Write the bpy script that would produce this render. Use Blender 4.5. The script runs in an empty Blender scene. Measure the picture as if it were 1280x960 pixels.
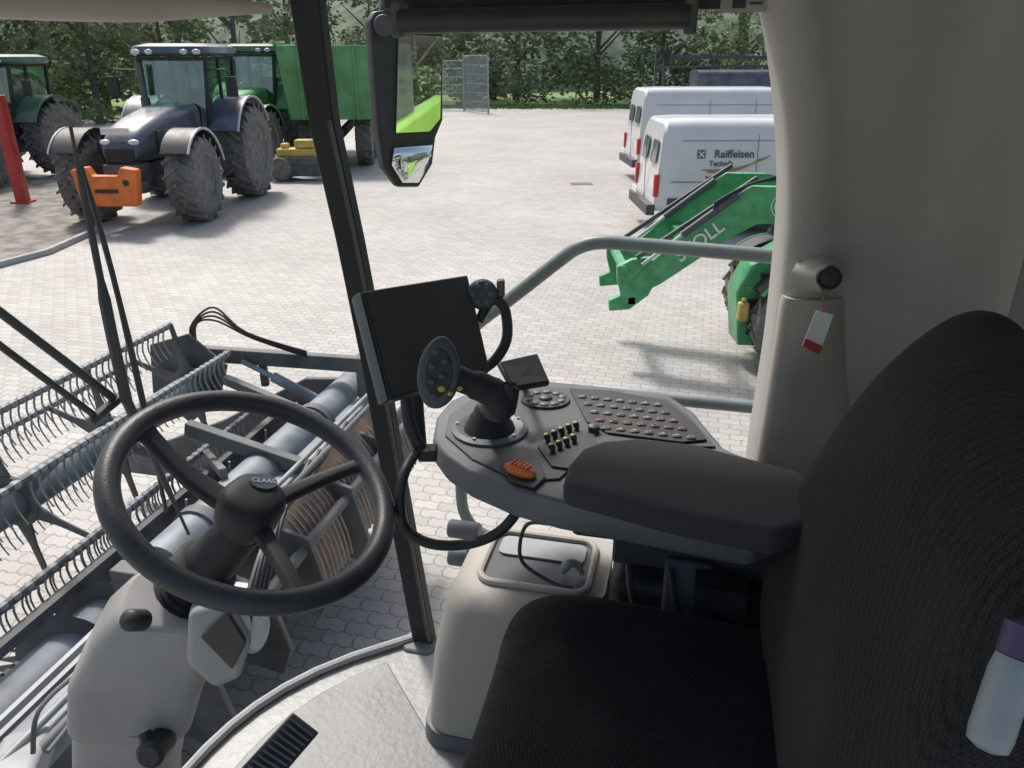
import bpy, bmesh, math, random
from mathutils import Vector, Matrix
random.seed(7)
C = bpy.context.scene.collection
R = math.radians
V = Vector
# ------------------------------------------------------------------ camera model
H = 3.2; PITCH = R(23.1); FPX = 960.0
cp, sp = math.cos(PITCH), math.sin(PITCH)
CAM = V((0, 0, H))
def ray(px, py):
    u = (px-640)/FPX; v = (480-py)/FPX
    return V((u, cp+v*sp, -sp+v*cp))
def P(px, py, d): return CAM + ray(px, py)*d
def Z(px, py, z):
    r = ray(px, py); return CAM + r*((z-H)/r.z)
def PN(px, py, p0, n):
    r = ray(px, py); return CAM + r*((V(p0)-CAM).dot(n)/r.dot(n))
FV = V((-0.974, 0.225, 0)); RV = V((0.225, 0.974, 0)); UP = V((0, 0, 1))
def M3(f, r, z): return FV*f + RV*r + UP*z
def PR(px, py, r): return PN(px, py, RV*r, RV)
# ------------------------------------------------------------------ materials
def mat(name, col, rough=.6, metal=0., var=.15, scale=6., bump=0., bscale=60., col2=None, coat=0., spec=.5, detail=6.):
    m = bpy.data.materials.new(name); m.use_nodes = True
    nt = m.node_tree; b = nt.nodes['Principled BSDF']
    tc = nt.nodes.new('ShaderNodeTexCoord')
    n = nt.nodes.new('ShaderNodeTexNoise'); n.inputs['Scale'].default_value = scale; n.inputs['Detail'].default_value = detail
    nt.links.new(tc.outputs['Object'], n.inputs['Vector'])
    rp = nt.nodes.new('ShaderNodeValToRGB')
    c2 = col2 if col2 else tuple(c*(1-var) for c in col)
    c1 = col if col2 else tuple(min(1, c*(1+var)) for c in col)
    rp.color_ramp.elements[0].color = (*c2, 1); rp.color_ramp.elements[0].position = .35
    rp.color_ramp.elements[1].color = (*c1, 1); rp.color_ramp.elements[1].position = .65
    nt.links.new(n.outputs['Fac'], rp.inputs['Fac']); nt.links.new(rp.outputs['Color'], b.inputs['Base Color'])
    b.inputs['Roughness'].default_value = rough; b.inputs['Metallic'].default_value = metal
    b.inputs['Specular IOR Level'].default_value = spec; b.inputs['Coat Weight'].default_value = coat
    mr = nt.nodes.new('ShaderNodeMapRange'); mr.inputs['To Min'].default_value = max(0, rough-.1); mr.inputs['To Max'].default_value = min(1, rough+.12)
    nt.links.new(n.outputs['Fac'], mr.inputs['Value']); nt.links.new(mr.outputs['Result'], b.inputs['Roughness'])
    if bump > 0:
        n2 = nt.nodes.new('ShaderNodeTexNoise'); n2.inputs['Scale'].default_value = bscale; n2.inputs['Detail'].default_value = 3
        nt.links.new(tc.outputs['Object'], n2.inputs['Vector'])
        bp = nt.nodes.new('ShaderNodeBump'); bp.inputs['Strength'].default_value = bump; bp.inputs['Distance'].default_value = .01
        nt.links.new(n2.outputs['Fac'], bp.inputs['Height']); nt.links.new(bp.outputs['Normal'], b.inputs['Normal'])
    return m
def fabric(name, c1, c2, scale=260):
    m = bpy.data.materials.new(name); m.use_nodes = True
    nt = m.node_tree; b = nt.nodes['Principled BSDF']
    tc = nt.nodes.new('ShaderNodeTexCoord')
    vo = nt.nodes.new('ShaderNodeTexVoronoi'); vo.inputs['Scale'].default_value = scale; vo.inputs['Randomness'].default_value = .3
    mp = nt.nodes.new('ShaderNodeMapping'); mp.inputs['Rotation'].default_value = (R(20), R(-30), R(-13)); mp.inputs['Scale'].default_value = (1, .6, 1)
    nt.links.new(tc.outputs['Object'], mp.inputs['Vector']); nt.links.new(mp.outputs[0], vo.inputs['Vector'])
    n = nt.nodes.new('ShaderNodeTexNoise'); n.inputs['Scale'].default_value = 7; n.inputs['Detail'].default_value = 5
    nt.links.new(tc.outputs['Object'], n.inputs['Vector'])
    ad = nt.nodes.new('ShaderNodeMath'); ad.operation = 'MULTIPLY'
    nt.links.new(vo.outputs['Distance'], ad.inputs[0]); nt.links.new(n.outputs['Fac'], ad.inputs[1])
    rp = nt.nodes.new('ShaderNodeValToRGB'); rp.color_ramp.elements[0].color = (*c2, 1); rp.color_ramp.elements[1].color = (*c1, 1)
    rp.color_ramp.elements[0].position = .08; rp.color_ramp.elements[1].position = .42
    nt.links.new(ad.outputs[0], rp.inputs['Fac']); nt.links.new(rp.outputs['Color'], b.inputs['Base Color'])
    b.inputs['Roughness'].default_value = .9; b.inputs['Specular IOR Level'].default_value = .2
    b.inputs['Sheen Weight'].default_value = .05
    bp = nt.nodes.new('ShaderNodeBump'); bp.inputs['Strength'].default_value = .6; bp.inputs['Distance'].default_value = .002; bp.invert = True
    nt.links.new(vo.outputs['Distance'], bp.inputs['Height']); nt.links.new(bp.outputs['Normal'], b.inputs['Normal'])
    return m
def paver_mat():
    m = bpy.data.materials.new('block paving'); m.use_nodes = True
    nt = m.node_tree; b = nt.nodes['Principled BSDF']; L = nt.links.new; N = nt.nodes.new
    tc = N('ShaderNodeTexCoord'); mp = N('ShaderNodeMapping'); mp.inputs['Rotation'].default_value = (0, 0, R(14))
    L(tc.outputs['Object'], mp.inputs['Vector'])
    sx = N('ShaderNodeSeparateXYZ'); L(mp.outputs[0], sx.inputs[0])
    pp = N('ShaderNodeMath'); pp.operation = 'PINGPONG'; pp.inputs[1].default_value = .05; L(sx.outputs['X'], pp.inputs[0])
    ma = N('ShaderNodeMath'); ma.operation = 'MULTIPLY_ADD'; ma.inputs[1].default_value = .38; L(pp.outputs[0], ma.inputs[0]); L(sx.outputs['Y'], ma.inputs[2])
    pq = N('ShaderNodeMath'); pq.operation = 'PINGPONG'; pq.inputs[1].default_value = .055; L(sx.outputs['Y'], pq.inputs[0])
    mb = N('ShaderNodeMath'); mb.operation = 'MULTIPLY_ADD'; mb.inputs[1].default_value = .3; L(pq.outputs[0], mb.inputs[0]); L(sx.outputs['X'], mb.inputs[2])
    cb = N('ShaderNodeCombineXYZ'); L(mb.outputs[0], cb.inputs['X']); L(ma.outputs[0], cb.inputs['Y'])
    br = N('ShaderNodeTexBrick'); L(cb.outputs[0], br.inputs['Vector'])
    br.inputs['Scale'].default_value = 1; br.inputs['Brick Width'].default_value = .2; br.inputs['Row Height'].default_value = .11
    br.inputs['Mortar Size'].default_value = .006; br.inputs['Mortar Smooth'].default_value = .3
    br.inputs['Color1'].default_value = (.47, .46, .44, 1); br.inputs['Color2'].default_value = (.38, .37, .355, 1); br.inputs['Mortar'].default_value = (.24, .23, .215, 1)
    n = N('ShaderNodeTexNoise'); n.inputs['Scale'].default_value = .35; n.inputs['Detail'].default_value = 8; n.inputs['Roughness'].default_value = .65
    L(tc.outputs['Object'], n.inputs['Vector'])
    rp = N('ShaderNodeValToRGB'); rp.color_ramp.elements[0].position = .3; rp.color_ramp.elements[1].position = .7
    rp.color_ramp.elements[0].color = (.8, .785, .77, 1); rp.color_ramp.elements[1].color = (1.1, 1.09, 1.08, 1)
    L(n.outputs['Fac'], rp.inputs['Fac'])
    mx = N('ShaderNodeMix'); mx.data_type = 'RGBA'; mx.blend_type = 'MULTIPLY'; mx.inputs['Factor'].default_value = 1
    L(br.outputs['Color'], mx.inputs['A']); L(rp.outputs['Color'], mx.inputs['B'])
    n3 = N('ShaderNodeTexNoise'); n3.inputs['Scale'].default_value = 30; n3.inputs['Detail'].default_value = 4; L(tc.outputs['Object'], n3.inputs['Vector'])
    mr3 = N('ShaderNodeMapRange'); mr3.inputs['To Min'].default_value = .8; mr3.inputs['To Max'].default_value = 1.2; L(n3.outputs['Fac'], mr3.inputs['Value'])
    mx2 = N('ShaderNodeMix'); mx2.data_type = 'RGBA'; mx2.blend_type = 'MULTIPLY'; mx2.inputs['Factor'].default_value = 1
    L(mx.outputs['Result'], mx2.inputs['A']); L(mr3.outputs['Result'], mx2.inputs['B'])
    L(mx2.outputs['Result'], b.inputs['Base Color']); b.inputs['Roughness'].default_value = .62
    iv = N('ShaderNodeMath'); iv.operation = 'SUBTRACT'; iv.inputs[0].default_value = 1; L(br.outputs['Fac'], iv.inputs[1])
    bp = N('ShaderNodeBump'); bp.inputs['Strength'].default_value = .4; bp.inputs['Distance'].default_value = .006
    L(iv.outputs[0], bp.inputs['Height']); L(bp.outputs['Normal'], b.inputs['Normal'])
    return m
M = {}
M['paver'] = paver_mat()
M['grass'] = mat('grass', (.15, .24, .07), .9, var=.35, scale=.8, bump=.6, bscale=8)
M['gravel'] = mat('dirt gravel', (.23, .215, .19), .95, var=.35, scale=3, bump=1, bscale=25)
M['kerb'] = mat('kerb concrete', (.42, .41, .39), .85, var=.15)
M['hill'] = mat('wooded hill', (.11, .145, .095), .95, var=.5, scale=.5, bump=1, bscale=1.5)
def leafm(n, c1, c2, s=.5):
    m = mat(n, c1, .55, col2=c2, scale=s, detail=3)
    b = m.node_tree.nodes['Principled BSDF']; nt = m.node_tree; out = nt.nodes['Material Output']
    tl = nt.nodes.new('ShaderNodeBsdfTranslucent'); ms = nt.nodes.new('ShaderNodeMixShader'); ms.inputs[0].default_value = .35
    src = b.inputs['Base Color'].links[0].from_socket
    nt.links.new(src, tl.inputs['Color']); nt.links.new(b.outputs[0], ms.inputs[1]); nt.links.new(tl.outputs[0], ms.inputs[2]); nt.links.new(ms.outputs[0], out.inputs['Surface'])
    return m
M['leaf_a'] = leafm('leaves dark', (.17, .215, .12), (.075, .105, .06), .7)  # all three leaf greens are paled and greyed to paint in haze
M['leaf_b'] = leafm('leaves mid', (.22, .275, .14), (.10, .14, .075), .7)
M['leaf_c'] = leafm('leaves light', (.3, .36, .19), (.14, .19, .10), .7)
M['bark'] = mat('bark', (.15, .135, .12), .95, var=.4, scale=5, bump=.6, bscale=20)
M['black'] = mat('black plastic', (.03, .031, .033), .5, var=.25, scale=8, bump=.1, bscale=500)  # black raised slightly, a little haze painted into the colour
M['wiper'] = mat('wiper metal', (.06, .066, .07), .5, var=.25, scale=8)  # black lifted in the colour to imitate haze over the windshield
M['softblack'] = mat('soft black rubber', (.026, .028, .031), .6, var=.2, scale=12, bump=.1, bscale=350, spec=.35)
M['wheelrim'] = mat('steering leather', (.034, .038, .045), .45, var=.25, scale=18, bump=.1, bscale=300)
M['pillar'] = mat('pillar black', (.03, .033, .035), .6, var=.2, scale=5, spec=.3)
M['dgrey'] = mat('dark grey plastic', (.07, .076, .084), .5, var=.15, scale=10, bump=.12, bscale=400)
M['key'] = mat('key plastic', (.05, .053, .058), .45, var=.2, scale=20)
M['mgrey'] = mat('console grey', (.12, .13, .145), .45, var=.12, scale=10, bump=.12, bscale=400)
M['lgrey'] = mat('light grey', (.34, .35, .36), .5, var=.12, scale=8)
M['beige'] = mat('beige trim', (.42, .40, .36), .6, var=.1, scale=4, bump=.1, bscale=300)
M['beige2'] = mat('beige column', (.32, .315, .30), .55, var=.14, scale=6, bump=.1, bscale=300)
M['liner'] = mat('greige panel', (.43, .42, .40), .75, var=.08, scale=2.0, bump=.1, bscale=500)
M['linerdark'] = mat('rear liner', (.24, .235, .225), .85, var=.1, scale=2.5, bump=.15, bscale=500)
M['floor'] = mat('floor mat', (.25, .255, .255), .42, var=.3, scale=6, bump=.15, bscale=60)
M['mat'] = mat('rubber mat', (.18, .185, .187), .48, var=.3, scale=7, bump=.15, bscale=80)
M['fabric'] = fabric('seat fabric', (.006, .006, .007), (.028, .028, .030), 300)
M['fabric2'] = fabric('armrest fabric', (.044, .047, .052), (.062, .066, .072), 600)
M['screen'] = mat('screen off', (.045, .044, .044), .35, var=.12, scale=4)  # dark tone raised slightly to include the hazy veil
M['orange'] = mat('orange', (.78, .19, .04), .5, var=.15, scale=5)
M['yellow'] = mat('yellow', (.6, .46, .1), .5)
M['gold'] = mat('amber', (.5, .38, .1), .45)
M['red'] = mat('red', (.5, .04, .04), .4)
M['keygreen'] = mat('key green', (.08, .4, .12), .4)
M['whitem'] = mat('white mark', (.75, .75, .75), .5, var=.03)
M['ink'] = mat('lettering grey', (.10, .11, .12), .5, var=.03)
M['dusttext'] = mat('pale mark', (.45, .48, .54), .5, var=.03)
M['rail'] = mat('rail grey green', (.2, .235, .235), .45, var=.15, scale=10)
M['steel'] = mat('galvanised steel', (.3, .335, .37), .5, metal=.25, var=.3, scale=5)
M['reeltube'] = mat('reel tube', (.2, .225, .25), .55, metal=.1, var=.3, scale=5)
M['wire'] = mat('tine wire', (.29, .30, .30), .5, metal=.1, var=.25)
M['palewire'] = mat('pale wire', (.36, .35, .335), .6, var=.25)
M['frame'] = mat('header frame dark', (.125, .13, .132), .65, var=.3, scale=5)  # dark paint lightened in the base colour, standing in for window haze
M['rust'] = mat('rusty paint', (.27, .17, .13), .75, var=.3, scale=8)
M['white'] = mat('white van paint', (.66, .68, .69), .3, var=.05, scale=1.5, coat=.4)
M['vanplastic'] = mat('van plastic', (.08, .08, .085), .6)
M['tyre'] = mat('tyre rubber', (.17, .165, .155), .9, var=.3, scale=8, bump=.3, bscale=60)  # dusty rubber, lightened further to imitate haze
M['navy'] = mat('navy paint', (.085, .095, .13), .38, var=.3, scale=3, coat=.4)  # navy lifted towards grey, haze painted into the base colour
M['silver'] = mat('silver paint', (.5, .52, .54), .35, var=.1)
M['fendt'] = mat('tractor green', (.07, .14, .085), .45, var=.25, scale=3, coat=.2)
M['jd'] = mat('loader green', (.06, .32, .13), .42, var=.22, scale=5, coat=.2)
M['trailer'] = mat('trailer green', (.13, .34, .13), .5, var=.2, scale=2)
M['lime'] = mat('lime green', (.3, .58, .06), .35, var=.08, scale=2, coat=.3)
M['vglass'] = mat('vehicle glass', (.09, .11, .11), .1, var=.3, scale=2)
M['mirror'] = mat('mirror', (.85, .87, .88), .02, metal=1, var=.02)
_b = M['mirror'].node_tree
for l in list(_b.links):
    if l.to_socket.name == 'Roughness': _b.links.remove(l)
_b.nodes['Principled BSDF'].inputs['Roughness'].default_value = .015
M['lamp'] = mat('lamp lens', (.7, .72, .74), .15)
M['tail'] = mat('tail lamp', (.6, .05, .04), .2)
M['purple'] = mat('purple', (.06, .045, .12), .4)
M['fence'] = mat('galvanised fence', (.36, .39, .4), .5, metal=.2)
gm = bpy.data.materials.new('machine cab glass'); gm.use_nodes = True; nt = gm.node_tree; nt.nodes.clear()
out = nt.nodes.new('ShaderNodeOutputMaterial'); tr = nt.nodes.new('ShaderNodeBsdfTransparent'); tr.inputs['Color'].default_value = (.5, .68, .6, 1)
g2 = nt.nodes.new('ShaderNodeBsdfGlossy'); g2.inputs['Roughness'].default_value = .05; g2.inputs['Color'].default_value = (.9, .95, .95, 1)
fr = nt.nodes.new('ShaderNodeTexNoise'); fr.inputs['Scale'].default_value = 2
mr_ = nt.nodes.new('ShaderNodeMapRange'); mr_.inputs['To Min'].default_value = .15; mr_.inputs['To Max'].default_value = .4; nt.links.new(fr.outputs['Fac'], mr_.inputs['Value'])
mx_ = nt.nodes.new('ShaderNodeMixShader'); nt.links.new(mr_.outputs['Result'], mx_.inputs[0]); nt.links.new(tr.outputs[0], mx_.inputs[1]); nt.links.new(g2.outputs[0], mx_.inputs[2]); nt.links.new(mx_.outputs[0], out.inputs['Surface'])
M['cabglass'] = gm
# ------------------------------------------------------------------ mesh builder
MAT = {}
def tag(o, label=None, cat=None, group=None, kind=None):
    if label: o['label'] = label
    if cat: o['category'] = cat
    if group: o['group'] = group
    if kind: o['kind'] = kind
    return o
def thing(name, loc, rotz=0, label=None, cat=None, group=None, s=1.):
    o = bpy.data.objects.new(name, None); C.objects.link(o)
    o.location = loc; o.rotation_euler = (0, 0, rotz); o.scale = (s, s, s); o.empty_display_size = .1
    MAT[o.name] = Matrix.Translation(V(loc)) @ Matrix.Rotation(rotz, 4, 'Z') @ Matrix.Scale(s, 4)
    return tag(o, label, cat, group)
def basis(axis, up=None):
    a = V(axis).normalized()
    u = V(up) if up is not None else (V((0, 0, 1)) if abs(a.z) < .9 else V((1, 0, 0)))
    x = u.cross(a).normalized(); y = a.cross(x).normalized()
    return x, y, a
class MB:
    def __init__(s): s.v = []; s.f = []
    def add(s, vs, fs):
        o = len(s.v); s.v += [V(v) for v in vs]; s.f += [tuple(i+o for i in f) for f in fs]; return s
    def box(s, c, size, ax=None):
        c = V(c); x, y, z = ax if ax else (V((1, 0, 0)), V((0, 1, 0)), V((0, 0, 1)))
        a, b, d = size[0]/2, size[1]/2, size[2]/2
        vs = [c+x*i*a+y*j*b+z*k*d for i in (-1, 1) for j in (-1, 1) for k in (-1, 1)]
        return s.add(vs, [(0, 1, 3, 2), (4, 6, 7, 5), (0, 4, 5, 1), (2, 3, 7, 6), (0, 2, 6, 4), (1, 5, 7, 3)])
    def beam(s, p0, p1, w, h, up=None):
        p0, p1 = V(p0), V(p1); x, y, a = basis(p1-p0, up)
        return s.box((p0+p1)/2, (w, h, (p1-p0).length), (x, y, a))
    def rings(s, rs, cap=True, closed=False):
        n = len(rs[0]); o = []; vs = [p for r_ in rs for p in r_]; fs = []
        k = len(rs)
        for i in range(k if closed else k-1):
            i2 = (i+1) % k
            for j in range(n):
                fs.append((i*n+j, i*n+(j+1) % n, i2*n+(j+1) % n, i2*n+j))
        if cap and not closed:
            fs.append(tuple(range(n-1, -1, -1))); fs.append(tuple((k-1)*n+j for j in range(n)))
        return s.add(vs, fs)
    def tube(s, pts, r, n=10, closed=False, smooth=0):
        pts = [V(p) for p in pts]
        if smooth: pts = spline(pts, smooth, closed)
        k = len(pts); rr = r if isinstance(r, (list, tuple)) else [r]*k
        if len(rr) != k: rr = [rr[min(len(rr)-1, int(i*(len(rr)-1)/(k-1)+.5))] for i in range(k)]
        rs = []; prev = None
        for i, p in enumerate(pts):
            if closed: t = pts[(i+1) % k]-pts[i-1]
            else: t = pts[min(i+1, k-1)]-pts[max(i-1, 0)]
            t.normalize()
            if prev is None: x, y, _ = basis(t)
            else:
                x = prev-t*prev.dot(t)
                x = x.normalized() if x.length > 1e-5 else basis(t)[0]
                y = t.cross(x)
            prev = x
            rs.append([p+(x*math.cos(2*math.pi*j/n)+y*math.sin(2*math.pi*j/n))*rr[i] for j in range(n)])
        return s.rings(rs, closed=closed)
    def cyl(s, p0, p1, r, r2=None, n=16): return s.tube([p0, p1], [r, r if r2 is None else r2], n)
    def prism(s, poly, vec):
        vec = V(vec); a = [V(p) for p in poly]; return s.rings([a, [p+vec for p in a]])
    def loft(s, a, b): return s.rings([[V(p) for p in a], [V(p) for p in b]])
    def lathe(s, prof, org, axis, n=24, closed=False):
        x, y, a = basis(axis); org = V(org)
        rs = [[org+a*h+(x*math.cos(2*math.pi*j/n)+y*math.sin(2*math.pi*j/n))*max(r_, 1e-4) for j in range(n)] for r_, h in prof]
        return s.rings(rs, closed=closed)
    def ell(s, c, rad, ax=None, nu=16, nv=10):
        c = V(c); x, y, z = ax if ax else (V((1, 0, 0)), V((0, 1, 0)), V((0, 0, 1)))
        rs = []
        for i in range(nv+1):
            t = -math.pi/2+math.pi*i/nv; ct = max(math.cos(t), .01)
            rs.append([c+x*rad[0]*ct*math.cos(2*math.pi*j/nu)+y*rad[1]*ct*math.sin(2*math.pi*j/nu)+z*rad[2]*math.sin(t) for j in range(nu)])
        return s.rings(rs)
    def build(s, name, m, parent=None, world=False, bevel=0, seg=2, sub=0, ang=40, label=None):
        vs = s.v; loc = None
        if parent is not None and world:
            inv = MAT[parent.name].inverted(); vs = [inv @ v for v in vs]
        if parent is None:
            mn = V((min(v.x for v in vs), min(v.y for v in vs), min(v.z for v in vs))); mxx = V((max(v.x for v in vs), max(v.y for v in vs), 0))
            loc = V(((mn.x+mxx.x)/2, (mn.y+mxx.y)/2, mn.z)); vs = [v-loc for v in vs]
        me = bpy.data.meshes.new(name); bm = bmesh.new()
        bv = [bm.verts.new(v) for v in vs]
        for f in s.f:
            try: bm.faces.new([bv[i] for i in f])
            except ValueError: pass
        bmesh.ops.recalc_face_normals(bm, faces=bm.faces)
        bm.to_mesh(me); bm.free()
        for p in me.polygons: p.use_smooth = True
        if not sub: me.set_sharp_from_angle(angle=R(ang))
        me.materials.append(m)
        o = bpy.data.objects.new(name, me); C.objects.link(o)
        if loc is not None: o.location = loc
        if parent is not None:
            o.parent = parent; MAT[o.name] = MAT[parent.name]
        else: MAT[o.name] = Matrix.Translation(loc)
        if bevel:
            md = o.modifiers.new('bevel', 'BEVEL'); md.width = bevel; md.segments = seg; md.limit_method = 'ANGLE'; md.angle_limit = R(35); md.harden_normals = False
        if sub:
            md = o.modifiers.new('subsurf', 'SUBSURF'); md.levels = sub; md.render_levels = sub
        if label: o['label'] = label
        return o
def spline(p, k, closed=False):
    out = []; n = len(p)
    rng = range(n if closed else n-1)
    for i in rng:
        if closed: a, b, c, d = p[i-1], p[i], p[(i+1) % n], p[(i+2) % n]
        else: a, b, c, d = p[max(i-1, 0)], p[i], p[i+1], p[min(i+2, n-1)]
        for j in range(k):
            t = j/k
            out.append(.5*((2*b)+(c-a)*t+(2*a-5*b+4*c-d)*t*t+(3*b-a-3*c+d)*t**3))
    if not closed: out.append(p[-1])
    return out
def rrect(c, w, h, r, x, y, n=4):
    c = V(c); x = V(x); y = V(y); out = []
    r = min(r, w/2-.001, h/2-.001)
    for qx, qy, a0 in ((1, 1, 0), (-1, 1, 90), (-1, -1, 180), (1, -1, 270)):
        for i in range(n+1):
            a = R(a0+90*i/n); out.append(c+x*(qx*(w/2-r)+r*math.cos(a))+y*(qy*(h/2-r)+r*math.sin(a)))
    return out
def text(name, body, size, m, org, x, y, parent=None, world=False, ext=.002, align='CENTER'):
    cu = bpy.data.curves.new('t', 'FONT'); cu.body = body; cu.size = size; cu.extrude = ext; cu.align_x = align; cu.align_y = 'CENTER'; cu.offset = size*.012
    to = bpy.data.objects.new('t', cu); C.objects.link(to)
    dg = bpy.context.evaluated_depsgraph_get(); me = bpy.data.meshes.new_from_object(to.evaluated_get(dg))
    bpy.data.objects.remove(to)
    x = V(x).normalized(); y = V(y).normalized(); z = x.cross(y).normalized(); org = V(org)
    b = MB(); b.add([org+x*v.co.x+y*v.co.y+z*v.co.z for v in me.vertices], [tuple(p.vertices) for p in me.polygons])
    return b.build(name, m, parent, world)
def copy_tree(o, parent=None):
    c = o.copy(); C.objects.link(c)
    if parent is not None: c.parent = parent
    for ch in list(o.children): copy_tree(ch, c)
    return c
# ------------------------------------------------------------------ SETTING
def sheet(name, pts, z, m):
    b = MB(); b.add([V((x, y, z)) for x, y in pts], [tuple(range(len(pts)))]); o = b.build(name, m); return tag(o, kind='structure')
sheet('ground', [(-400, -200), (400, -200), (400, 500), (-400, 500)], -.02, M['grass'])
sheet('paved_yard', [(-40, -30), (30, -30), (30, 53), (9, 54), (-3, 55), (-14, 48), (-40, 38)], 0, M['paver'])
gp = [Z(-300, 300, 0), Z(-300, 470, 0), Z(-60, 350, 0), Z(60, 318, 0), Z(120, 291, 0), Z(130, 262, 0), Z(100, 235, 0), Z(0, 215, 0), Z(-300, 205, 0)]
tag(MB().prism([p+V((0, 0, .006)) for p in gp], (0, 0, .03)).build('gravel_bed', M['gravel']), kind='structure')
kb = MB()
for a, c in ((gp[1], gp[2]), (gp[2], gp[3]), (gp[3], gp[4])): kb.beam(V((a.x, a.y, .05)), V((c.x, c.y, .05)), .1, .1)
tag(kb.build('kerb', M['kerb'], bevel=.01), kind='structure')
b = MB(); nx, ny = 60, 8; vs = []
for j in range(ny+1):
    for i in range(nx+1):
        x = -110+220*i/nx; y = 80+j*9+6*math.sin(i*.4); vs.append((x, y, max(-.1, (j/ny)**.7*26+random.uniform(-.8, .8)-.1*(j == 0))))
b.add(vs, [(j*(nx+1)+i, j*(nx+1)+i+1, (j+1)*(nx+1)+i+1, (j+1)*(nx+1)+i) for j in range(ny) for i in range(nx)])
tag(b.build('wooded_hill', M['hill']), kind='structure')
def leaves(b, c, rad, n, s):
    for _ in range(n):
        d = V((random.gauss(0, 1), random.gauss(0, 1), random.gauss(0, 1))).normalized()*random.uniform(.45, 1.05)
        p = V(c)+V((d.x*rad[0], d.y*rad[1], d.z*rad[2]))
        x, y, _a = basis(V((random.uniform(-1, 1), random.uniform(-1, 1), random.uniform(-.3, 1))).normalized())
        w = s*random.uniform(.5, 1.2)
        b.add([p-x*w, p-y*w*.6, p+x*w, p+y*w*.6], [(0, 1, 2, 3)])
def make_tree(name, h, w, lm, conifer=False):
    t = thing(name, (0, 0, 0))
    tr = MB(); tr.tube([(0, 0, -.1), (.1, 0, h*.3), (-.05, .1, h*.6), (0, 0, h*.85)], [.22, .17, .1, .04], 8)
    cr = MB()
    if conifer:
        for i in range(14):
            z = h*(.08+.9*i/14); rr = w*(1-i/14.5)
            for k in range(7):
                a = random.uniform(0, 6.28); leaves(cr, (math.cos(a)*rr*.6, math.sin(a)*rr*.6, z), (rr*.5, rr*.5, h*.05), 16, .16)
    else:
        for i in range(8):
            a = random.uniform(0, 6.28); z0 = h*random.uniform(.15, .5)
            tr.tube([(0, 0, z0), (math.cos(a)*w*.5, math.sin(a)*w*.5, z0+h*.2)], [.09, .03], 6)
        for i in range(54):
            a = random.uniform(0, 6.28); q = math.sqrt(random.random()); z = h*random.uniform(.04, 1)
            k = math.sin(math.pi*min(1, max(.3, (z/h)*.9)))**.6
            sc = random.uniform(.18, .34)
            leaves(cr, (math.cos(a)*w*q*k, math.sin(a)*w*q*k, z), (w*sc, w*sc, h*sc*.26), int(240*sc), .19)
    tr.build('trunk', M['bark'], t); cr.build('crown', lm, t)
    return t
protos = [make_tree('broadleaf_tree', 10, 4.2, M['leaf_a']), make_tree('broadleaf_tree', 9, 3.6, M['leaf_b']), make_tree('broadleaf_tree', 8, 3.8, M['leaf_c'])]
con = make_tree('conifer_tree', 6.5, 1.5, M['leaf_c'], True)
used = [False]*3
spots = []
for i in range(15): spots.append((-44+i*5.6+random.uniform(-1.6, 1.6), 63+random.uniform(-3, 4)-(0 if i > 4 else 6), random.choice([0, 0, 1, 1, 2]), random.uniform(.95, 1.45)))
for i in range(7): spots.append((-36+i*3.4, 41+random.uniform(-1.5, 2)+i*.9, random.choice([0, 1]), random.uniform(.8, 1.1)))
for x, y in ((40, -3), (38, -8), (42, -14), (36, -20), (44, 3)): spots.append((x, y, random.choice([0, 1]), 1.0))
names = ['dark green broadleaf tree', 'mid green bushy tree', 'pale green loose-crowned tree']
for i, (x, y, k, s) in enumerate(spots):
    o = protos[k] if not used[k] else copy_tree(protos[k]); used[k] = True
    o.location = (x, y, 0); o.rotation_euler.z = random.uniform(0, 6.28); o.scale = (s, s, s)
    w_ = 0 if i < 15 else (1 if i < 22 else 2)
    tag(o, names[k]+[' in the wood line at the far end of the yard', ' growing behind the parked tractors on the left', ' beside the yard, seen only in the wing mirror'][w_], 'tree', names[k]+'s of the '+['far wood line', 'left hedge', 'row seen in the mirror'][w_])
con.location = (15.2, 56, 0); tag(con, 'pale green pointed conifer behind the dark boom machine, left one', 'tree')
c2 = copy_tree(con); c2.location = (18.6, 57, 0); c2.scale = (1.1, 1.1, 1.2); tag(c2, 'taller pale green conifer at the right behind the dark boom machine', 'tree')
ub = MB()
for i in range(240):
    x = random.uniform(-42, 32); leaves(ub, (x, 59+random.uniform(-1.5, 2)-(9 if x < -16 else 0), random.uniform(.2, 3.6)), (1.3, .9, .9), 50, .18)
tag(ub.build('undergrowth', M['leaf_a']), 'dense dark undergrowth along the foot of the far trees', 'undergrowth', kind='stuff')
gt = MB()
for i in range(4000):
    x = random.uniform(-14, 30); y = random.uniform(53.5, 58)
    hh = random.uniform(.05, .2); gt.add([(x-.05, y, -.02), (x+.05, y, -.02), (x+random.uniform(-.1, .1), y+random.uniform(-.05, .05), hh)], [(0, 1, 2)])
tag(gt.build('verge_grass', M['grass']), 'tufts of long grass on the verge beyond the paving', 'grass', kind='stuff')
def fence_panel(p0, p1, h, label, nb):
    p0, p1 = V(p0), V(p1); t = thing('mesh_fence', (p0+p1)/2, 0, label, 'fence', None)
    for p in (p0, p1): MB().cyl(p, p+V((0, 0, h+.1)), .05, n=8).build('post', M['fence'], t, world=True)
    b = MB()
    for i in range(nb): q = p0.lerp(p1, i/(nb-1)); b.cyl(q+V((0, 0, .08)), q+V((0, 0, h)), .016, n=4)
    for k in range(7): z = .1+k*(h-.15)/6; b.cyl(p0+V((0, 0, z)), p1+V((0, 0, z)), .018, n=4)
    b.build('mesh_panel', M['fence'], t, world=True)
fence_panel(Z(580, 139, 0), Z(612, 139, 0)+V((0, -2.5, 0)), 3.3, 'light grey mesh gate leaf standing half open at the far yard end', 30)
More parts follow.
